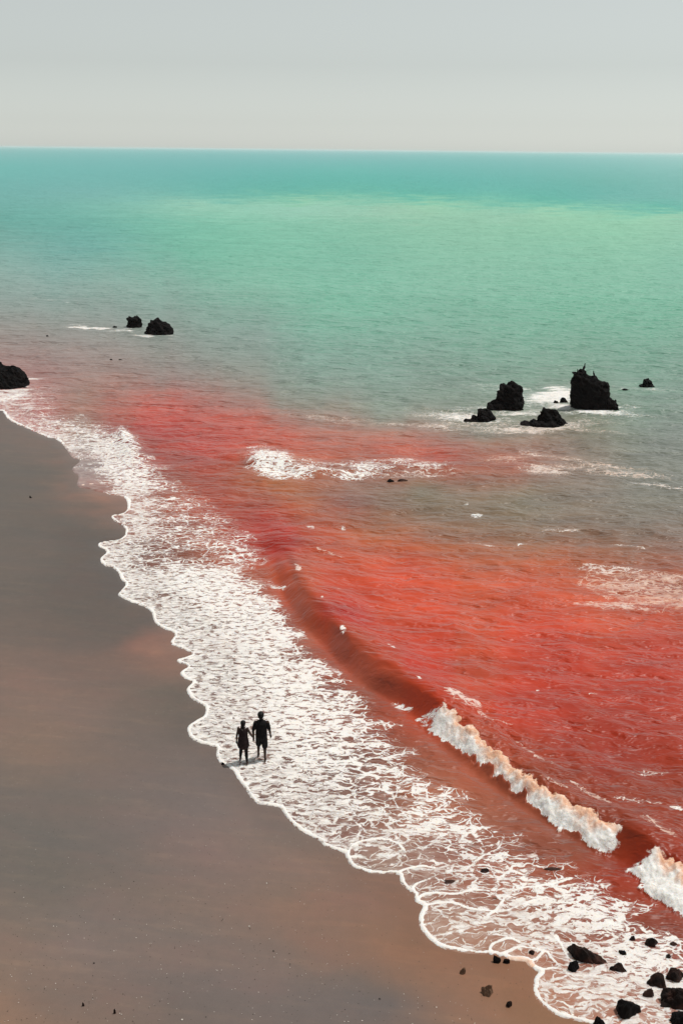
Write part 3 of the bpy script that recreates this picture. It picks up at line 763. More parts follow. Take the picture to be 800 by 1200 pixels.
def rock(name, label, u0, u1, vt, vb, mat, group=None, seed=1, depth=.85, skew=0.0, sink=.35, rough=.22, rz=0.0, sub=4, hk=None, cat='rock'):
    rng = np.random.default_rng(seed)
    uc = (u0 + u1) / 2
    sc, dep = mpp(uc, vb)
    W = (u1 - u0) * sc; D = W * depth
    ext = (vb - vt) * sc
    if hk is not None: H = hk * W; D = max((ext - H * math.cos(dep)) / math.sin(dep), .4 * W)
    else: H = max((ext - .35 * D * math.sin(dep)) / math.cos(dep), .22 * W)
    P, Fc = rock_points(rng, W, D, H, sub, rough=rough, top_skew=skew)
    # the lower half goes below the ground
    lo = P[:, 2] < 0
    P[lo, 2] *= sink / max(-P[:, 2].min() / H, 1e-3) if H else 1
    c, s_ = math.cos(rz), math.sin(rz)
    P[:, :2] = P[:, :2] @ np.array([[c, s_], [-s_, c]])
    m = mesh_np(name, P, Fc, smooth=False)
    m.materials.append(mat)
    o = link(bpy.data.objects.new(name, m))
    g = ground(uc, vb)
    o.location = (g[0] * U, (g[1] + D * .45) * U, GZ(g[0], g[1] + D * .45) * U)
    if group == GR_N: o.location.z -= .14 * H * U
    tag(o, label, cat, group)
    return o

def GZ(px, py):
    d0, _, _ = line_dist(np.array([px]), np.array([py]), SHORE)
    if inside(np.array([px]), np.array([py]), LAND)[0]: return 0.022 * min(d0[0], 18) - .01
    return -0.02

def remesh(name, verts, faces, voxel, smooth_it=2, factor=.5):
    """joins overlapping closed pieces into one continuous skin"""
    bm = bmesh.new()
    vs = [bm.verts.new(q) for q in verts]
    for f in faces:
        try: bm.faces.new([vs[i] for i in f])
        except ValueError: pass
    bmesh.ops.recalc_face_normals(bm, faces=bm.faces)
    m0 = bpy.data.meshes.new('tmp'); bm.to_mesh(m0); bm.free()
    ob = link(bpy.data.objects.new('tmp', m0))
    md = ob.modifiers.new('r', 'REMESH'); md.mode = 'VOXEL'; md.voxel_size = voxel
    if smooth_it:
        sm = ob.modifiers.new('s', 'SMOOTH'); sm.iterations = smooth_it; sm.factor = factor
    dg = bpy.context.evaluated_depsgraph_get(); dg.update()
    m = bpy.data.meshes.new_from_object(ob.evaluated_get(dg))
    m.name = name
    bpy.data.objects.remove(ob); bpy.data.meshes.remove(m0)
    m.polygons.foreach_set('use_smooth', np.full(len(m.polygons), True))
    return m

class Parts:
    def __init__(self): self.v = []; self.f = []
    def loft(self, pts, radii, n=12, caps=True):
        """tube through pts; radii are numbers or (rx, ry); rounded ends"""
        pts = [Vector(p) for p in pts]
        rr = [(q, q) if isinstance(q, (int, float)) else q for q in radii]
        if caps:
            a = (pts[0] - pts[1]).normalized(); b = (pts[-1] - pts[-2]).normalized()
            r0, r1 = min(rr[0]), min(rr[-1])
            P = [pts[0] + a * r0 * .95, pts[0] + a * r0 * .6] + pts + [pts[-1] + b * r1 * .6, pts[-1] + b * r1 * .95]
            Q = [(rr[0][0] * .3, rr[0][1] * .3), (rr[0][0] * .8, rr[0][1] * .8)] + rr + [(rr[-1][0] * .8, rr[-1][1] * .8), (rr[-1][0] * .3, rr[-1][1] * .3)]
        else: P, Q = pts, rr
        base = len(self.v)
        for i, p in enumerate(P):
            d = (P[min(i + 1, len(P) - 1)] - P[max(i - 1, 0)]).normalized()
            ref = Vector((1, 0, 0)) if abs(d.x) < .9 else Vector((0, 1, 0))
            ey = d.cross(ref).normalized(); ex = ey.cross(d).normalized()
            for k in range(n):
                t = 2 * math.pi * k / n
                self.v.append(tuple(p + ex * math.cos(t) * Q[i][0] + ey * math.sin(t) * Q[i][1]))
        for i in range(len(P) - 1):
            for k in range(n):
                k2 = (k + 1) % n
                self.f.append((base + i * n + k, base + i * n + k2, base + (i + 1) * n + k2, base + (i + 1) * n + k))
        self.f.append(tuple(base + k for k in range(n))[::-1])
        e = base + (len(P) - 1) * n
        self.f.append(tuple(e + k for k in range(n)))
    def ball(self, c, r, sub=3):
        P, Fc = ico(sub)
        base = len(self.v)
        r = (r, r, r) if isinstance(r, (int, float)) else r
        self.v += [tuple(q) for q in P * np.array(r) + np.array(c)]
        self.f += [tuple(base + i for i in f) for f in Fc]

def profile_rock(name, label, ub, vb, stacks, mat, group, seed, voxel=.075, amp=.25, cat='rock'):
    """a rock from stacks of rings: each stack is (depth, offset_back, [(height px, left px, right px), ...]) about the base point"""
    sc, dep = mpp(ub, vb)
    pt = Parts()
    for dk, off, rows in stacks:
        pts, rad = [], []
        for hpx, l, r_ in rows:
            pts.append(((l + r_) / 2 * sc, off, hpx * sc / math.cos(dep)))
            rad.append(((r_ - l) / 2 * sc, max((r_ - l) / 2 * sc * dk, .12)))
        rows0 = pts[0]
        pts = [(rows0[0], rows0[1], -.7)] + pts
        rad = [(rad[0][0] * 1.05, rad[0][1] * 1.05)] + rad
        pt.loft(pts, rad, n=16, caps=False)
    m = remesh(name, pt.v, pt.f, voxel * .8, 1)
    P = np.empty(len(m.vertices) * 3); m.vertices.foreach_get('co', P); P = P.reshape(-1, 3)
    N = np.empty(len(m.vertices) * 3); m.vertex_normals.foreach_get('vector', N); N = N.reshape(-1, 3)
    dn = amp * (1.0 * n3(P, .9, seed) + 1.9 * (.22 - np.abs(n3(P, 1.6, seed + 3))) + 1.2 * (.2 - np.abs(n3(P, 3.0, seed + 9))) + .45 * n3(P, 6, seed + 6) - .1)
    P = P + N * dn[:, None]
    m.vertices.foreach_set('co', (P * U).ravel()); m.update()
    m.polygons.foreach_set('use_smooth', np.full(len(m.polygons), False))
    m.materials.clear(); m.materials.append(mat)
    o = link(bpy.data.objects.new(name, m))
    g = ground(ub, vb)
    o.location = (g[0] * U, (g[1] + .5) * U, 0)
    tag(o, label, cat, group)
    return o

print('rocks')
GR_R = 'black rocks out in the water on the right'
GR_L = 'rocks in the shallow water on the left'
GR_N = 'rocks in the foam in the near corner'
big = profile_rock('rock', 'tallest black sea rock with a high left knob and birds on top', 695, 481,
    [(.55, .2, [(0, -24, 26), (10, -26, 23), (20, -24, 18), (31, -22, 16), (35, -18, 15)]),
     (.7, .1, [(0, -22, 0), (15, -26, 0), (30, -28, -4), (36, -28, -6), (41, -26, -8), (45, -20, -12), (47, -18, -14)]),
     (.5, -.35, [(0, 14, 31), (5, 18, 30), (12, 17, 26)])], M_BLACK, GR_R, 11)
profile_rock('rock', 'black upright rock with a low left shoulder in white surf', 594, 482,
    [(.65, .2, [(0, -10, 20), (8, -9, 20), (16, -11, 17), (21, -12, 15), (24, -11, 9), (26, -8, 4)]),
     (.7, 0, [(0, -22, 2), (5, -21, 0), (9, -17, -4)])], M_BLACK, GR_R, 23)
profile_rock('rock', 'low black rock with one central peak in front of the tallest rock', 641, 500,
    [(.5, .1, [(0, -24, 26), (4, -20, 24), (8, -14, 15), (13, -12, 2), (16, -9, -4)]),
     (.6, -.1, [(0, -27, -8), (5, -26, -12)])], M_BLACK, GR_R, 37)
profile_rock('rock', 'flat low black rock nearest the surf streak left of the peaked rock', 566, 496,
    [(.5, .1, [(0, -14, 12), (5, -12, 16), (9, -9, 8), (11, -8, -3)]),
     (.6, 0, [(-1, -21, -12), (1, -20, -15)])], M_BLACK, GR_R, 41, voxel=.06, amp=.16)
profile_rock('rock', 'small pointed black rock standing alone at the far right', 760, 456,
    [(.7, .1, [(0, -9, 9), (5, -8, 7), (9, -4, 4), (12, -2, 1)])], M_BLACK, GR_R, 53, voxel=.065, amp=.18)
rock('rock', 'small low black rock touching the left foot of the tallest rock', 655, 668, 466, 473, M_BLACK, GR_R, 61, depth=.8)
rock('rock', 'tiny black rock tip left of the tallest rock', 648, 655, 469, 473, M_BLACK, GR_R, 62)
rock('rock', 'thin black rock sliver barely showing behind the tallest rock', 726, 739, 455.5, 458.5, M_BLACK, GR_R, 63, depth=.5)
profile_rock('rock', 'rounded dark rock at the water edge on the left border', 2, 456,
    [(.6, .6, [(0, -60, 28), (8, -58, 25), (15, -55, 20), (21, -50, 14), (27, -46, 9), (29, -30, 2)]),
     (.6, -.1, [(0, 10, 35), (4, 15, 33)])], M_BLACK, None, 71, amp=.2)
profile_rock('rock', 'largest dark rock of the left shallows with a sloping right side', 183, 393,
    [(.6, .3, [(0, -16, 18), (6, -15, 15), (11, -12, 9), (16, -8, 3), (18, -5, 0)])], M_BLACK, GR_L, 83, voxel=.12)
profile_rock('rock', 'blocky dark rock behind the largest left shallows rock', 156, 386,
    [(.7, .3, [(0, -9, 10), (6, -9, 9), (12, -9, 7), (14, -7, 5)])], M_BLACK, GR_L, 89, voxel=.1)
rock('rock', 'small flat dark rock left of the blocky rock', 130, 138.5, 381.5, 385.5, M_BLACK, GR_L, 91)
rock('rock', 'little dark rock tip showing between left shore rock and surf rocks', 127, 133, 420, 423, M_BLACK, GR_L, 92)
rock('rock', 'faint dark rock tip beside the little rock tip in grey water', 138, 146, 420.5, 423, M_BLACK, GR_L, 93, depth=.5)
rock('rock', 'lone dark speck of rock in grey water above the left shore rock', 53, 58, 392.5, 395, M_BLACK, GR_L, 94)
rock('rock', 'black rock just awash beside the white cap in the red water', 452, 462, 561, 564.5, M_BLACK, None, 95, depth=.7)
rock('rock', 'low brown rock awash right of the black awash rock', 464, 478, 561.5, 564.5, M_SUNK, None, 96, depth=.5)

rock('rock', 'largest near rock, elongated and red brown on its upper side', 655, 716, 1096, 1132, M_BROWN, GR_N, 103, hk=.34, rz=R(-38), sub=5, rough=.22)
rock('rock', 'small black pointed rock at the left foot of the largest near rock', 663, 681, 1126, 1140, M_BLACK, GR_N, 105, depth=.7)
rock('rock', 'small oval black rock right of the largest near rock', 724, 736.5, 1113, 1121.5, M_BLACK, GR_N, 107)
rock('rock', 'flat dark rock below the small oval rock', 714, 735, 1128, 1141, M_BROWN, GR_N, 109, depth=.6)
rock('rock', 'round brown rock in thick foam above the oval rock', 755, 774, 1096, 1111, M_BROWN, GR_N, 111)
rock('rock', 'little dark rock left of the round brown rock', 736, 746, 1096, 1104, M_BROWN, GR_N, 112)
rock('rock', 'brown humped rock left of the right border rocks', 758, 785, 1140, 1160, M_BROWN, GR_N, 113)
rock('rock', 'black rock with brown right end at the right border', 778, 806, 1134, 1154, M_BROWN, GR_N, 115, rough=.22)
rock('rock', 'large black forked rock on the right border', 774, 815, 1159, 1187, M_BROWN, GR_N, 127, rough=.28)
rock('rock', 'large round black rock at the bottom edge of the foam', 717, 755, 1170, 1196, M_BLACK, GR_N, 119, rough=.2)
rock('rock', 'black rock cut by the bottom right corner', 783, 816, 1188, 1210, M_BLACK, GR_N, 121)
rock('rock', 'black rock cut by the bottom edge left of the large round rock', 694, 712, 1194, 1207, M_BLACK, GR_N, 123)
rock('rock', 'reddish half sunk rock left of the forked rock', 750, 772, 1157, 1171, M_SUNK, GR_N, 125, depth=.6)
rock('rock', 'dark rock at the gap in the breaking wave', 752, 767, 1009, 1021, M_BROWN, GR_N, 129)
rock('rock', 'black half covered rock in lacy foam left of the sunk boulder', 558, 578, 1014, 1024, M_BROWN, GR_N, 131, depth=.8, hk=.22)
rock('rock', 'brown flat rock in the small foam lobe by the sand', 515, 539, 1027, 1038, M_SUNK, GR_N, 133, depth=.8, hk=.16)
rock('rock', 'smooth red brown boulder sunk behind the lacy foam', 630, 664, 1012, 1023, M_SUNK, GR_N, 135, hk=.12)
rock('rock', 'small brown rock above the widest foam lobe', 571, 587, 1049, 1056, M_SUNK, GR_N, 137, hk=.16)
rock('rock', 'long brown rock washed by foam right of the half covered rock', 590, 613, 1025, 1032, M_SUNK, GR_N, 139, hk=.12)
rock('rock', 'small brown stone inside the thin foam loop', 617, 627, 1113, 1120, M_BROWN, GR_N, 141)
rock('rock', 'dark brown pebble rock in dense foam under the round brown rock', 779, 789, 1117, 1124, M_BROWN, GR_N, 142)
rock('rock', 'brown rock lying in foam right of the round brown rock', 782, 797, 1103, 1110, M_SUNK, GR_N, 143, depth=.6)
rock('rock', 'small black rock where the swell meets the thick foam', 395, 402, 757, 762, M_BLACK, None, 145, depth=.7)

GR_S = 'stones lying on the bare sand'
rock('stone', 'dark stone on sand right under the edge of the widest foam lobe', 576, 588, 1121, 1130, M_BLACK, GR_S, 151, depth=.7, cat='stone')
rock('stone', 'thin dark stone beside the foam edge, right of another dark stone', 587, 598, 1124, 1130, M_BLACK, GR_S, 152, depth=.5, cat='stone')
rock('stone', 'small brown stone on sand, leftmost of the sand stones', 537, 547, 1135, 1143, M_STONE, GR_S, 153, depth=.7, cat='stone')
rock('stone', 'largest tan stone on the orange sand', 563, 580, 1156, 1170, M_STONE, GR_S, 154, depth=.8, cat='stone', rough=.25)
rock('stone', 'dark reddish stone on sand, lowest of the sand stones', 592, 600, 1175, 1182, M_BROWN, GR_S, 155, depth=.8, cat='stone')
rock('stone', 'black stone at the waterline beside the walking couple', 258.5, 263, 893, 896.5, M_BLACK, None, 156, depth=.6, cat='stone')
rock('stone', 'small dark stone alone on the upper left sand', 34, 38, 582, 585, M_BLACK, None, 157, depth=.6, cat='stone')
rock('stone', 'dark curled stone on sand at the bottom left edge', 96, 100, 1182, 1187, M_BROWN, None, 158, depth=.6, cat='stone')
rock('stone', 'dark stone on sand at the bottom edge, right of the curled stone', 133, 137, 1189, 1195, M_BROWN, None, 159, depth=.6, cat='stone')

# shell grit scattered on the dry sand: nobody could count it
def grit(name, label, n, mat, seed, smin, smax):
    rng = np.random.default_rng(seed)
    P0, F0 = ico(1)
    vs, fs = [], []; k = 0
    while k < n:
        uu = rng.uniform(-60, 620); vv = 1230 - abs(rng.normal()) * 130
        if rng.random() < .15: vv = rng.uniform(560, 1200)
        g = ground(uu, vv)
        if not inside(np.array([g[0]]), np.array([g[1]]), LAND)[0]: continue
        d0, _, _ = line_dist(np.array([g[0]]), np.array([g[1]]), SHORE)
        if d0[0] < 1.5: continue
        s_ = rng.uniform(smin, smax) * (1 + (rng.random() < .06) * .9)
        Q = P0 * rng.uniform(.6, 1.1, 3) * s_ * np.array([1, .8, .5])
        fs.append(F0 + len(vs) * len(P0)); vs.append(Q + np.array([g[0], g[1], .022 * min(d0[0], 18) + s_ * .25])); k += 1
    m = mesh_np(name, np.vstack(vs), np.vstack(fs), smooth=False); m.materials.append(mat)
    o = link(bpy.data.objects.new(name, m)); tag(o, label, 'shell grit', kind='stuff'); return o
grit('shell_grit', 'pale shell specks scattered over the grey sand', 260, plain('pale_shell', (.55, .50, .45), .6), 5, .007, .016)
grit('pebble_grit', 'dark pebble specks scattered over the grey sand', 260, plain('dark_pebble', (.04, .032, .03), .7), 6, .006, .015)

# ------------------------------------------------------------------ birds on the tallest rock
def bird(label, uu, vfoot, hpx, rz, lean):
    sc, dep = mpp(695, 481)
    sc *= U; H = hpx * sc
    p = Parts()
    k = H
    p.loft([(0, -.16 * k, .16 * k), (0, -.06 * k, .30 * k), (0, .03 * k, .46 * k), (0, .07 * k, .58 * k)], [.08 * k, .165 * k, .18 * k, .12 * k], 10)      # trunk
    p.loft([(0, .07 * k, .56 * k), (0, .10 * k + lean * k, .70 * k), (0, .07 * k + lean * k, .84 * k), (0, .10 * k + lean * k, .92 * k)], [.10 * k, .075 * k, .068 * k, .07 * k], 8)   # neck
    p.loft([(0, .09 * k + lean * k, .92 * k), (0, .17 * k + lean * k, .93 * k), (0, .29 * k + lean * k, .91 * k)], [.075 * k, .052 * k, .018 * k], 8)        # head and bill
    p.loft([(0, -.14 * k, .20 * k), (0, -.26 * k, .05 * k)], [(.055 * k, .03 * k), (.07 * k, .015 * k)], 8)                                           # tail
    for sx_ in (-1, 1):
        p.loft([(sx_ * .11 * k, .04 * k, .52 * k), (sx_ * .13 * k, -.06 * k, .34 * k), (sx_ * .07 * k, -.20 * k, .16 * k)], [(.03 * k, .06 * k), (.035 * k, .085 * k), (.015 * k, .03 * k)], 8)
        p.loft([(sx_ * .06 * k, -.01 * k, .24 * k), (sx_ * .06 * k, .0, .03 * k)], [.045 * k, .035 * k], 6)
        p.loft([(sx_ * .06 * k, -.02 * k, .012 * k), (sx_ * .07 * k, .10 * k, .012 * k)], [(.03 * k, .014 * k), (.045 * k, .012 * k)], 6)
    m = remesh('bird', p.v, p.f, H * .022, 2)
    m.materials.clear(); m.materials.append(M_BIRD)
    o = link(bpy.data.objects.new('bird', m))
    # stand on the rock: cast down on to it
    dg = bpy.context.evaluated_depsgraph_get(); dg.update()
    wx_ = (uu - 695) * sc + big.location.x
    best = None
    for oy in np.linspace(-.9, 1.5, 25):
        org = Vector((wx_ - big.location.x, oy, 12.0))
        hit, loc, nr, fi = big.ray_cast(org, Vector((0, 0, -1)))
        if hit:
            wp = big.matrix_world @ loc if False else loc + big.location
            if best is None or wp.z > best.z + .02: best = wp
    if best is None: best = Vector((wx_, big.location.y, 2.0))
    o.location = best - Vector((0, 0, .015))
    o.rotation_euler = (0, 0, rz)
    tag(o, label, 'bird', 'birds perched on the tallest rock')
M_BIRD = plain('dark_plumage', (.012, .011, .012), .7)
bird('dark bird perched highest, on the knob of the tallest rock', 682, 437, 8.5, R(-60), .0)
bird('small dark bird crouching on the knob, left of the highest bird', 674, 440, 5.5, R(60), .0)
bird('dark bird perched alone on the lower step of the tallest rock', 695, 448, 6.5, R(110), .0)

# ------------------------------------------------------------------ the walking couple
def hand(p, wrist, d, side, k, curl=.35, fwd_=Vector((0, 1, 0))):
    """palm, four fingers of unequal length with two bends, and a thumb leaving the side of the palm"""
    wrist = Vector(wrist); d = Vector(d).normalized()
    nrm = Vector((-side, 0, 0)); nrm = (nrm - d * nrm.dot(d)).normalized()     # palm looks at the thigh
    ac = d.cross(nrm).normalized()
    if ac.dot(fwd_) < 0: ac = -ac                                               # towards the thumb
    pe = wrist + d * .095 * k
    p.loft([wrist, wrist + d * .05 * k, pe], [(.022 * k, .022 * k), (.034 * k, .020 * k), (.036 * k, .017 * k)], 10)
    for j, (o_, ln) in enumerate([(.030, .072), (.010, .082), (-.010, .076), (-.030, .060)]):
        a = pe + ac * o_ * k - d * .01 * k
        b = a + (d + nrm * curl * .6).normalized() * ln * .45 * k
        c = b + (d + nrm * curl * 1.9).normalized() * ln * .32 * k
        e = c + (d * .7 + nrm * curl * 3.2).normalized() * ln * .25 * k
        p.loft([a, b, c, e], [.0098 * k, .0092 * k, .0085 * k, .0075 * k], 8)
    a = wrist + d * .03 * k + ac * .024 * k
    b = a + (d * .6 + ac * .8).normalized() * .042 * k
    c = b + (d * .9 + ac * .25 + nrm * .4).normalized() * .032 * k
    p.loft([a, b, c], [.013 * k, .011 * k, .009 * k], 8)

def head(p, c, k, w=1.0):
    c = Vector(c)
    p.ball(c + Vector((0, 0, .02 * k)), (.078 * k * w, .098 * k, .108 * k))          # skull
    p.ball(c + Vector((0, .030 * k, -.055 * k)), (.058 * k * w, .062 * k, .062 * k))  # jaw
    p.loft([c + Vector((0, .088 * k, .022 * k)), c + Vector((0, .112 * k, -.022 * k))], [.009 * k, .017 * k], 8)   # nose
    p.loft([c + Vector((-.024 * k, .082 * k, -.060 * k)), c + Vector((0, .094 * k, -.060 * k)), c + Vector((.024 * k, .082 * k, -.060 * k))], [.008 * k, .011 * k, .008 * k], 8)   # lips
    for s_ in (-1, 1):
        p.ball(c + Vector((s_ * .080 * k * w, -.004 * k, .0)), (.014 * k, .024 * k, .034 * k), 2)      # ears
        p.loft([c + Vector((s_ * .012 * k, .088 * k, .042 * k)), c + Vector((s_ * .050 * k, .074 * k, .042 * k))], [.009 * k, .007 * k], 6)   # brow

def eyes(root, c, k, m):
    for s_ in (-1, 1):
        P, Fc = ico(2)
        me_ = mesh_np('eye', P * .012 * k / U, Fc); me_.materials.append(m)
        o = link(bpy.data.objects.new('eye', me_)); o.parent = root
        o.location = Vector(c) + Vector((s_ * .031 * k, .082 * k, .018 * k))

def piece(root, name, p, voxel, mat, it=2, label=None):
    m = remesh(name, p.v, p.f, voxel, it)
    m.materials.clear(); m.materials.append(mat)
    o = link(bpy.data.objects.new(name, m)); o.parent = root
    if label: o['label'] = label
    return o

M_SKIN = plain('tanned_skin', (.040, .022, .016), .55, .12)
M_SKIN2 = plain('tanned_skin_light', (.055, .031, .023), .55, .12)
M_TEE = plain('black_cotton', (.007, .0065, .007), .9)
M_SHORT = plain('black_swim_cloth', (.005, .005, .006), .8)
M_HAIR = plain('black_hair', (.006, .005, .0045), .6)
M_TUNIC = plain('dark_plum_cloth', (.022, .012, .013), .9)
M_LEGG = plain('dark_leggings', (.006, .0055, .006), .85)
M_EYE = plain('eye_dark', (.02, .015, .012), .2)
M_SCARF = plain('grey_scarf', (.10, .085, .08), .9)

def standing_at(pts):
    return Vector((sum(q[0] for q in pts) / len(pts), sum(q[1] for q in pts) / len(pts), 0))

def leg(p, hip, knee, ank, k, dirf, th=.082, ca=.052):
    hip, knee, ank = Vector(hip), Vector(knee), Vector(ank)
    p.loft([hip, hip.lerp(knee, .4), knee], [th * k, th * .86 * k, .056 * k], 12)
    p.loft([knee, knee.lerp(ank, .32) + Vector((0, -.012 * k, 0)), knee.lerp(ank, .75), ank], [.055 * k, ca * k, .036 * k, .034 * k], 12)
def foot(p, ank, k, pitch=0.0):
    a = Vector(ank)
    heel = a + Vector((0, -.045 * k, -.045 * k)); ball_ = a + Vector((0, .12 * k, -.055 * k - math.sin(pitch) * .10)); toe = a + Vector((0, .175 * k, -.060 * k - math.sin(pitch) * .12))
    p.loft([a, a + Vector((0, -.01 * k, -.035 * k))], [.035 * k, .036 * k], 10)
    p.loft([heel, a + Vector((0, .04 * k, -.04 * k - math.sin(pitch) * .03)), ball_, toe], [(.033 * k, .03 * k), (.036 * k, .034 * k), (.044 * k, .022 * k), (.036 * k, .014 * k)], 10)

g_wl, g_wr = ground(281.5, 891.2) * U, ground(289.8, 896.2) * U
g_ml, g_mr = ground(302.6, 886.6) * U, ground(310.9, 892.8) * U
Wpos = Vector(((g_wl[0] + g_wr[0]) / 2 + .0, (g_wl[1] + g_wr[1]) / 2, 0))
Mpos = Vector(((g_ml[0] + g_mr[0]) / 2, (g_ml[1] + g_mr[1]) / 2, 0))
HOLD = Vector(((Wpos.x + Mpos.x) / 2 + .035, (Wpos.y + Mpos.y) / 2 + .02, .80))

def person_man(pos):
    root = bpy.data.objects.new('person', None); link(root); root.location = pos; root.empty_display_size = .3
    tag(root, 'taller person in dark T-shirt and knee-length shorts holding the other walker\'s hand', 'person', 'couple walking in the foam')
    k = 1.0
    fl = Vector(g_ml) - pos; frr = Vector(g_mr) - pos
    hl = HOLD - pos
    p = Parts()
    p.loft([(0, -.01, .86), (0, 0, .96), (0, .0, 1.10), (0, .01, 1.26), (0, .0, 1.38), (0, -.01, 1.46)], [(.155, .11), (.165, .12), (.145, .105), (.165, .115), (.175, .105), (.09, .07)], 16)
    p.loft([(0, -.01, 1.44), (0, .01, 1.56)], [.062, .056], 12)
    hd = Vector((-.01, .03, 1.635)); head(p, hd, 1.0)
    al = Vector((fl.x * .95, fl.y, .085)); ar = Vector((frr.x * .95, frr.y, .10))
    leg(p, (-.09, 0, .90), (-.105, .12, .50), al, k, 1); foot(p, al, k)
    leg(p, (.09, 0, .90), (.11, .0, .48), ar, k, 1); foot(p, ar, k, .25)
    # arms: left hand goes to the held hand, right arm hangs a little away from the body
    shl, shr = Vector((-.19, 0, 1.385)), Vector((.205, -.005, 1.40))
    wl = hl + Vector((.015, -.0, .085)); el = shl.lerp(wl, .5) + Vector((-.045, -.06, .0))
    wr = Vector((.30, .06, .90)); er = Vector((.275, -.04, 1.15))
    for sh_, e_, w_ in ((shl, el, wl), (shr, er, wr)):
        p.ball(sh_, .066); p.loft([sh_, sh_.lerp(e_, .5), e_], [.056, .050, .041], 10)
        p.loft([e_, e_.lerp(w_, .35), w_], [.042, .041, .027], 10)
    hand(p, wl, (hl + Vector((-.0, .0, -.02))) - wl, -1, 1.0, .75)
    hand(p, wr, (.10, .10, -1), 1, 1.0, .35)
    piece(root, 'body', p, .0075, M_SKIN)
    eyes(root, hd, 1.0, M_EYE)
    h = Parts(); h.ball(hd + Vector((0, -.018, .045)), (.112, .118, .100)); h.ball(hd + Vector((0, -.045, -.010)), (.096, .078, .085))
    h.ball(hd + Vector((0, .045, .085)), (.07, .055, .05))
    piece(root, 'hair', h, .012, M_HAIR)
    t = Parts()
    t.loft([(0, -.01, .90), (0, 0, 1.0), (0, .0, 1.12), (0, .01, 1.27), (0, .0, 1.38), (0, 0, 1.43), (0, -.01, 1.48)], [(.20, .15), (.195, .145), (.188, .138), (.205, .145), (.215, .125), (.175, .105), (.085, .075)], 20)
    for sh_, e_ in ((shl, el), (shr, er)):
        t.ball(sh_ + Vector((0, 0, -.012)), .070); t.loft([sh_, sh_.lerp(e_, .45), sh_.lerp(e_, .85)], [.066, .064, .062], 12)
    piece(root, 'shirt', t, .014, M_TEE)
    s_ = Parts()
    s_.loft([(0, 0, .84), (0, 0, .99)], [(.182, .135), (.178, .132)], 16)
    for kn, hp, sg in ((Vector((-.105, .12, .50)), Vector((-.09, 0, .88)), -1), (Vector((.11, .0, .48)), Vector((.09, 0, .88)), 1)):
        s_.loft([hp, hp.lerp(kn, .5), hp.lerp(kn, .93)], [(.105, .115), (.106, .112), (.102, .106)], 14)
    piece(root, 'shorts', s_, .013, M_SHORT)

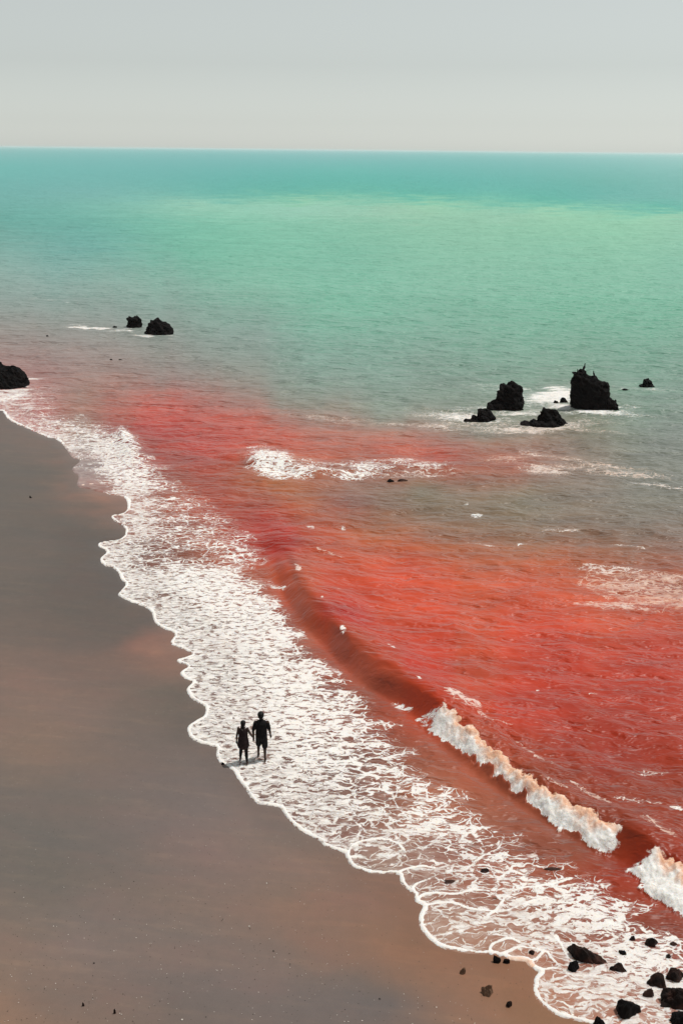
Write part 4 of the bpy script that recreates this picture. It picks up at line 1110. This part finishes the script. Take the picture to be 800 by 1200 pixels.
def person_woman(pos):
    root = bpy.data.objects.new('person', None); link(root); root.location = pos; root.empty_display_size = .3
    tag(root, 'shorter person in dark sleeveless tunic and leggings walking on the sand side', 'person', 'couple walking in the foam')
    k = .895
    fl = Vector(g_wl) - pos; frr = Vector(g_wr) - pos
    hl = HOLD - pos
    p = Parts()
    p.loft([(0, 0, .78), (0, 0, .86), (0, 0, 1.0), (0, .01, 1.12), (0, 0, 1.23), (0, -.01, 1.31)], [(.145, .11), (.155, .115), (.115, .09), (.135, .105), (.135, .085), (.07, .06)], 16)
    p.loft([(0, -.01, 1.28), (0, .01, 1.39)], [.050, .046], 12)
    hd = Vector((.005, .025, 1.455)); head(p, hd, .93, .95)
    al = Vector((fl.x * .95, fl.y, .078)); ar = Vector((frr.x * .95, frr.y, .085))
    leg(p, (-.08, 0, .81), (-.09, .11, .455), al, k, 1, .085, .05); foot(p, al, k)
    leg(p, (.08, 0, .81), (.09, .0, .44), ar, k, 1, .085, .05); foot(p, ar, k, .2)
    shl, shr = Vector((-.145, 0, 1.275)), Vector((.145, 0, 1.275))
    wr = hl + Vector((-.01, 0, .08)); er = shr.lerp(wr, .52) + Vector((.03, -.10, .0))
    wl = Vector((-.225, .05, .80)); el = Vector((-.205, -.03, 1.03))
    for sh_, e_, w_ in ((shl, el, wl), (shr, er, wr)):
        p.ball(sh_, .052); p.loft([sh_, sh_.lerp(e_, .5), e_], [.046, .040, .034], 10)
        p.loft([e_, e_.lerp(w_, .35), w_], [.035, .034, .022], 10)
    hand(p, wl, (-.05, .08, -1), -1, .9, .35)
    hand(p, wr, (hl + Vector((.01, .0, -.03))) - wr, 1, .9, .75)
    piece(root, 'body', p, .0070, M_SKIN2)
    eyes(root, hd, .93, M_EYE)
    h = Parts(); h.ball(hd + Vector((0, -.020, .040)), (.088, .10, .092)); h.ball(hd + Vector((0, -.060, -.01)), (.078, .062, .085)); h.ball(hd + Vector((0, -.085, -.09)), (.055, .04, .06))
    piece(root, 'hair', h, .012, M_HAIR)
    t = Parts()
    t.loft([(0, 0, .66), (0, 0, .78), (0, 0, .90), (0, 0, 1.02), (0, .01, 1.14), (0, 0, 1.23), (0, -.01, 1.30)], [(.205, .155), (.19, .145), (.172, .13), (.152, .115), (.158, .125), (.15, .1), (.075, .07)], 20)
    for sh_, e_ in ((shl, el), (shr, er)):
        t.ball(sh_ + Vector((0, 0, -.01)), .052)
    piece(root, 'tunic', t, .013, M_TUNIC)
    c = Parts()
    c.loft([(-.075, .045, 1.325), (-.06, -.05, 1.30), (0, -.095, 1.275), (.06, -.05, 1.30), (.075, .045, 1.325)], [.020, .022, .026, .022, .020], 10)
    piece(root, 'collar', c, .010, M_SCARF)
    l_ = Parts()
    l_.loft([(0, 0, .76), (0, 0, .88)], [(.15, .118), (.14, .11)], 14)
    for hp, kn, an in ((Vector((-.08, 0, .81)), Vector((-.09, .11, .455)), al), (Vector((.08, 0, .81)), Vector((.09, .0, .44)), ar)):
        l_.loft([hp, hp.lerp(kn, .5), kn, kn.lerp(an, .35) + Vector((0, -.01, 0)), kn.lerp(an, .85)], [.088, .080, .060, .056, .042], 14)
    piece(root, 'leggings', l_, .012, M_LEGG)
print('people')
person_man(Mpos)
person_woman(Wpos)
# ------------------------------------------------------------------ dusty sea air
bmh = bmesh.new(); bmesh.ops.create_cube(bmh, size=1.0)
zb, zt = -75.0, CAM_H * U + 3.0
for q in bmh.verts: q.co = Vector((q.co.x * 110000, q.co.y * 110000 , zb if q.co.z < 0 else zt))
mh = bpy.data.meshes.new('haze'); bmh.to_mesh(mh); bmh.free()
haze = link(bpy.data.objects.new('haze', mh)); tag(haze, 'thin pale sea haze over the far water', kind='stuff')
mhz = bpy.data.materials.new('haze_air'); th_ = NT(mhz)
pv_ = th_.n('ShaderNodeVolumePrincipled'); pv_.inputs['Color'].default_value = (.985, .985, .985, 1); pv_.inputs['Density'].default_value = 6e-5; pv_.inputs['Anisotropy'].default_value = .2
ho = th_.n('ShaderNodeOutputMaterial'); th_.l(pv_.outputs[0], ho.inputs['Volume']); mh.materials.append(mhz)
print('done', len(sea.data.polygons), len(beach.data.polygons))
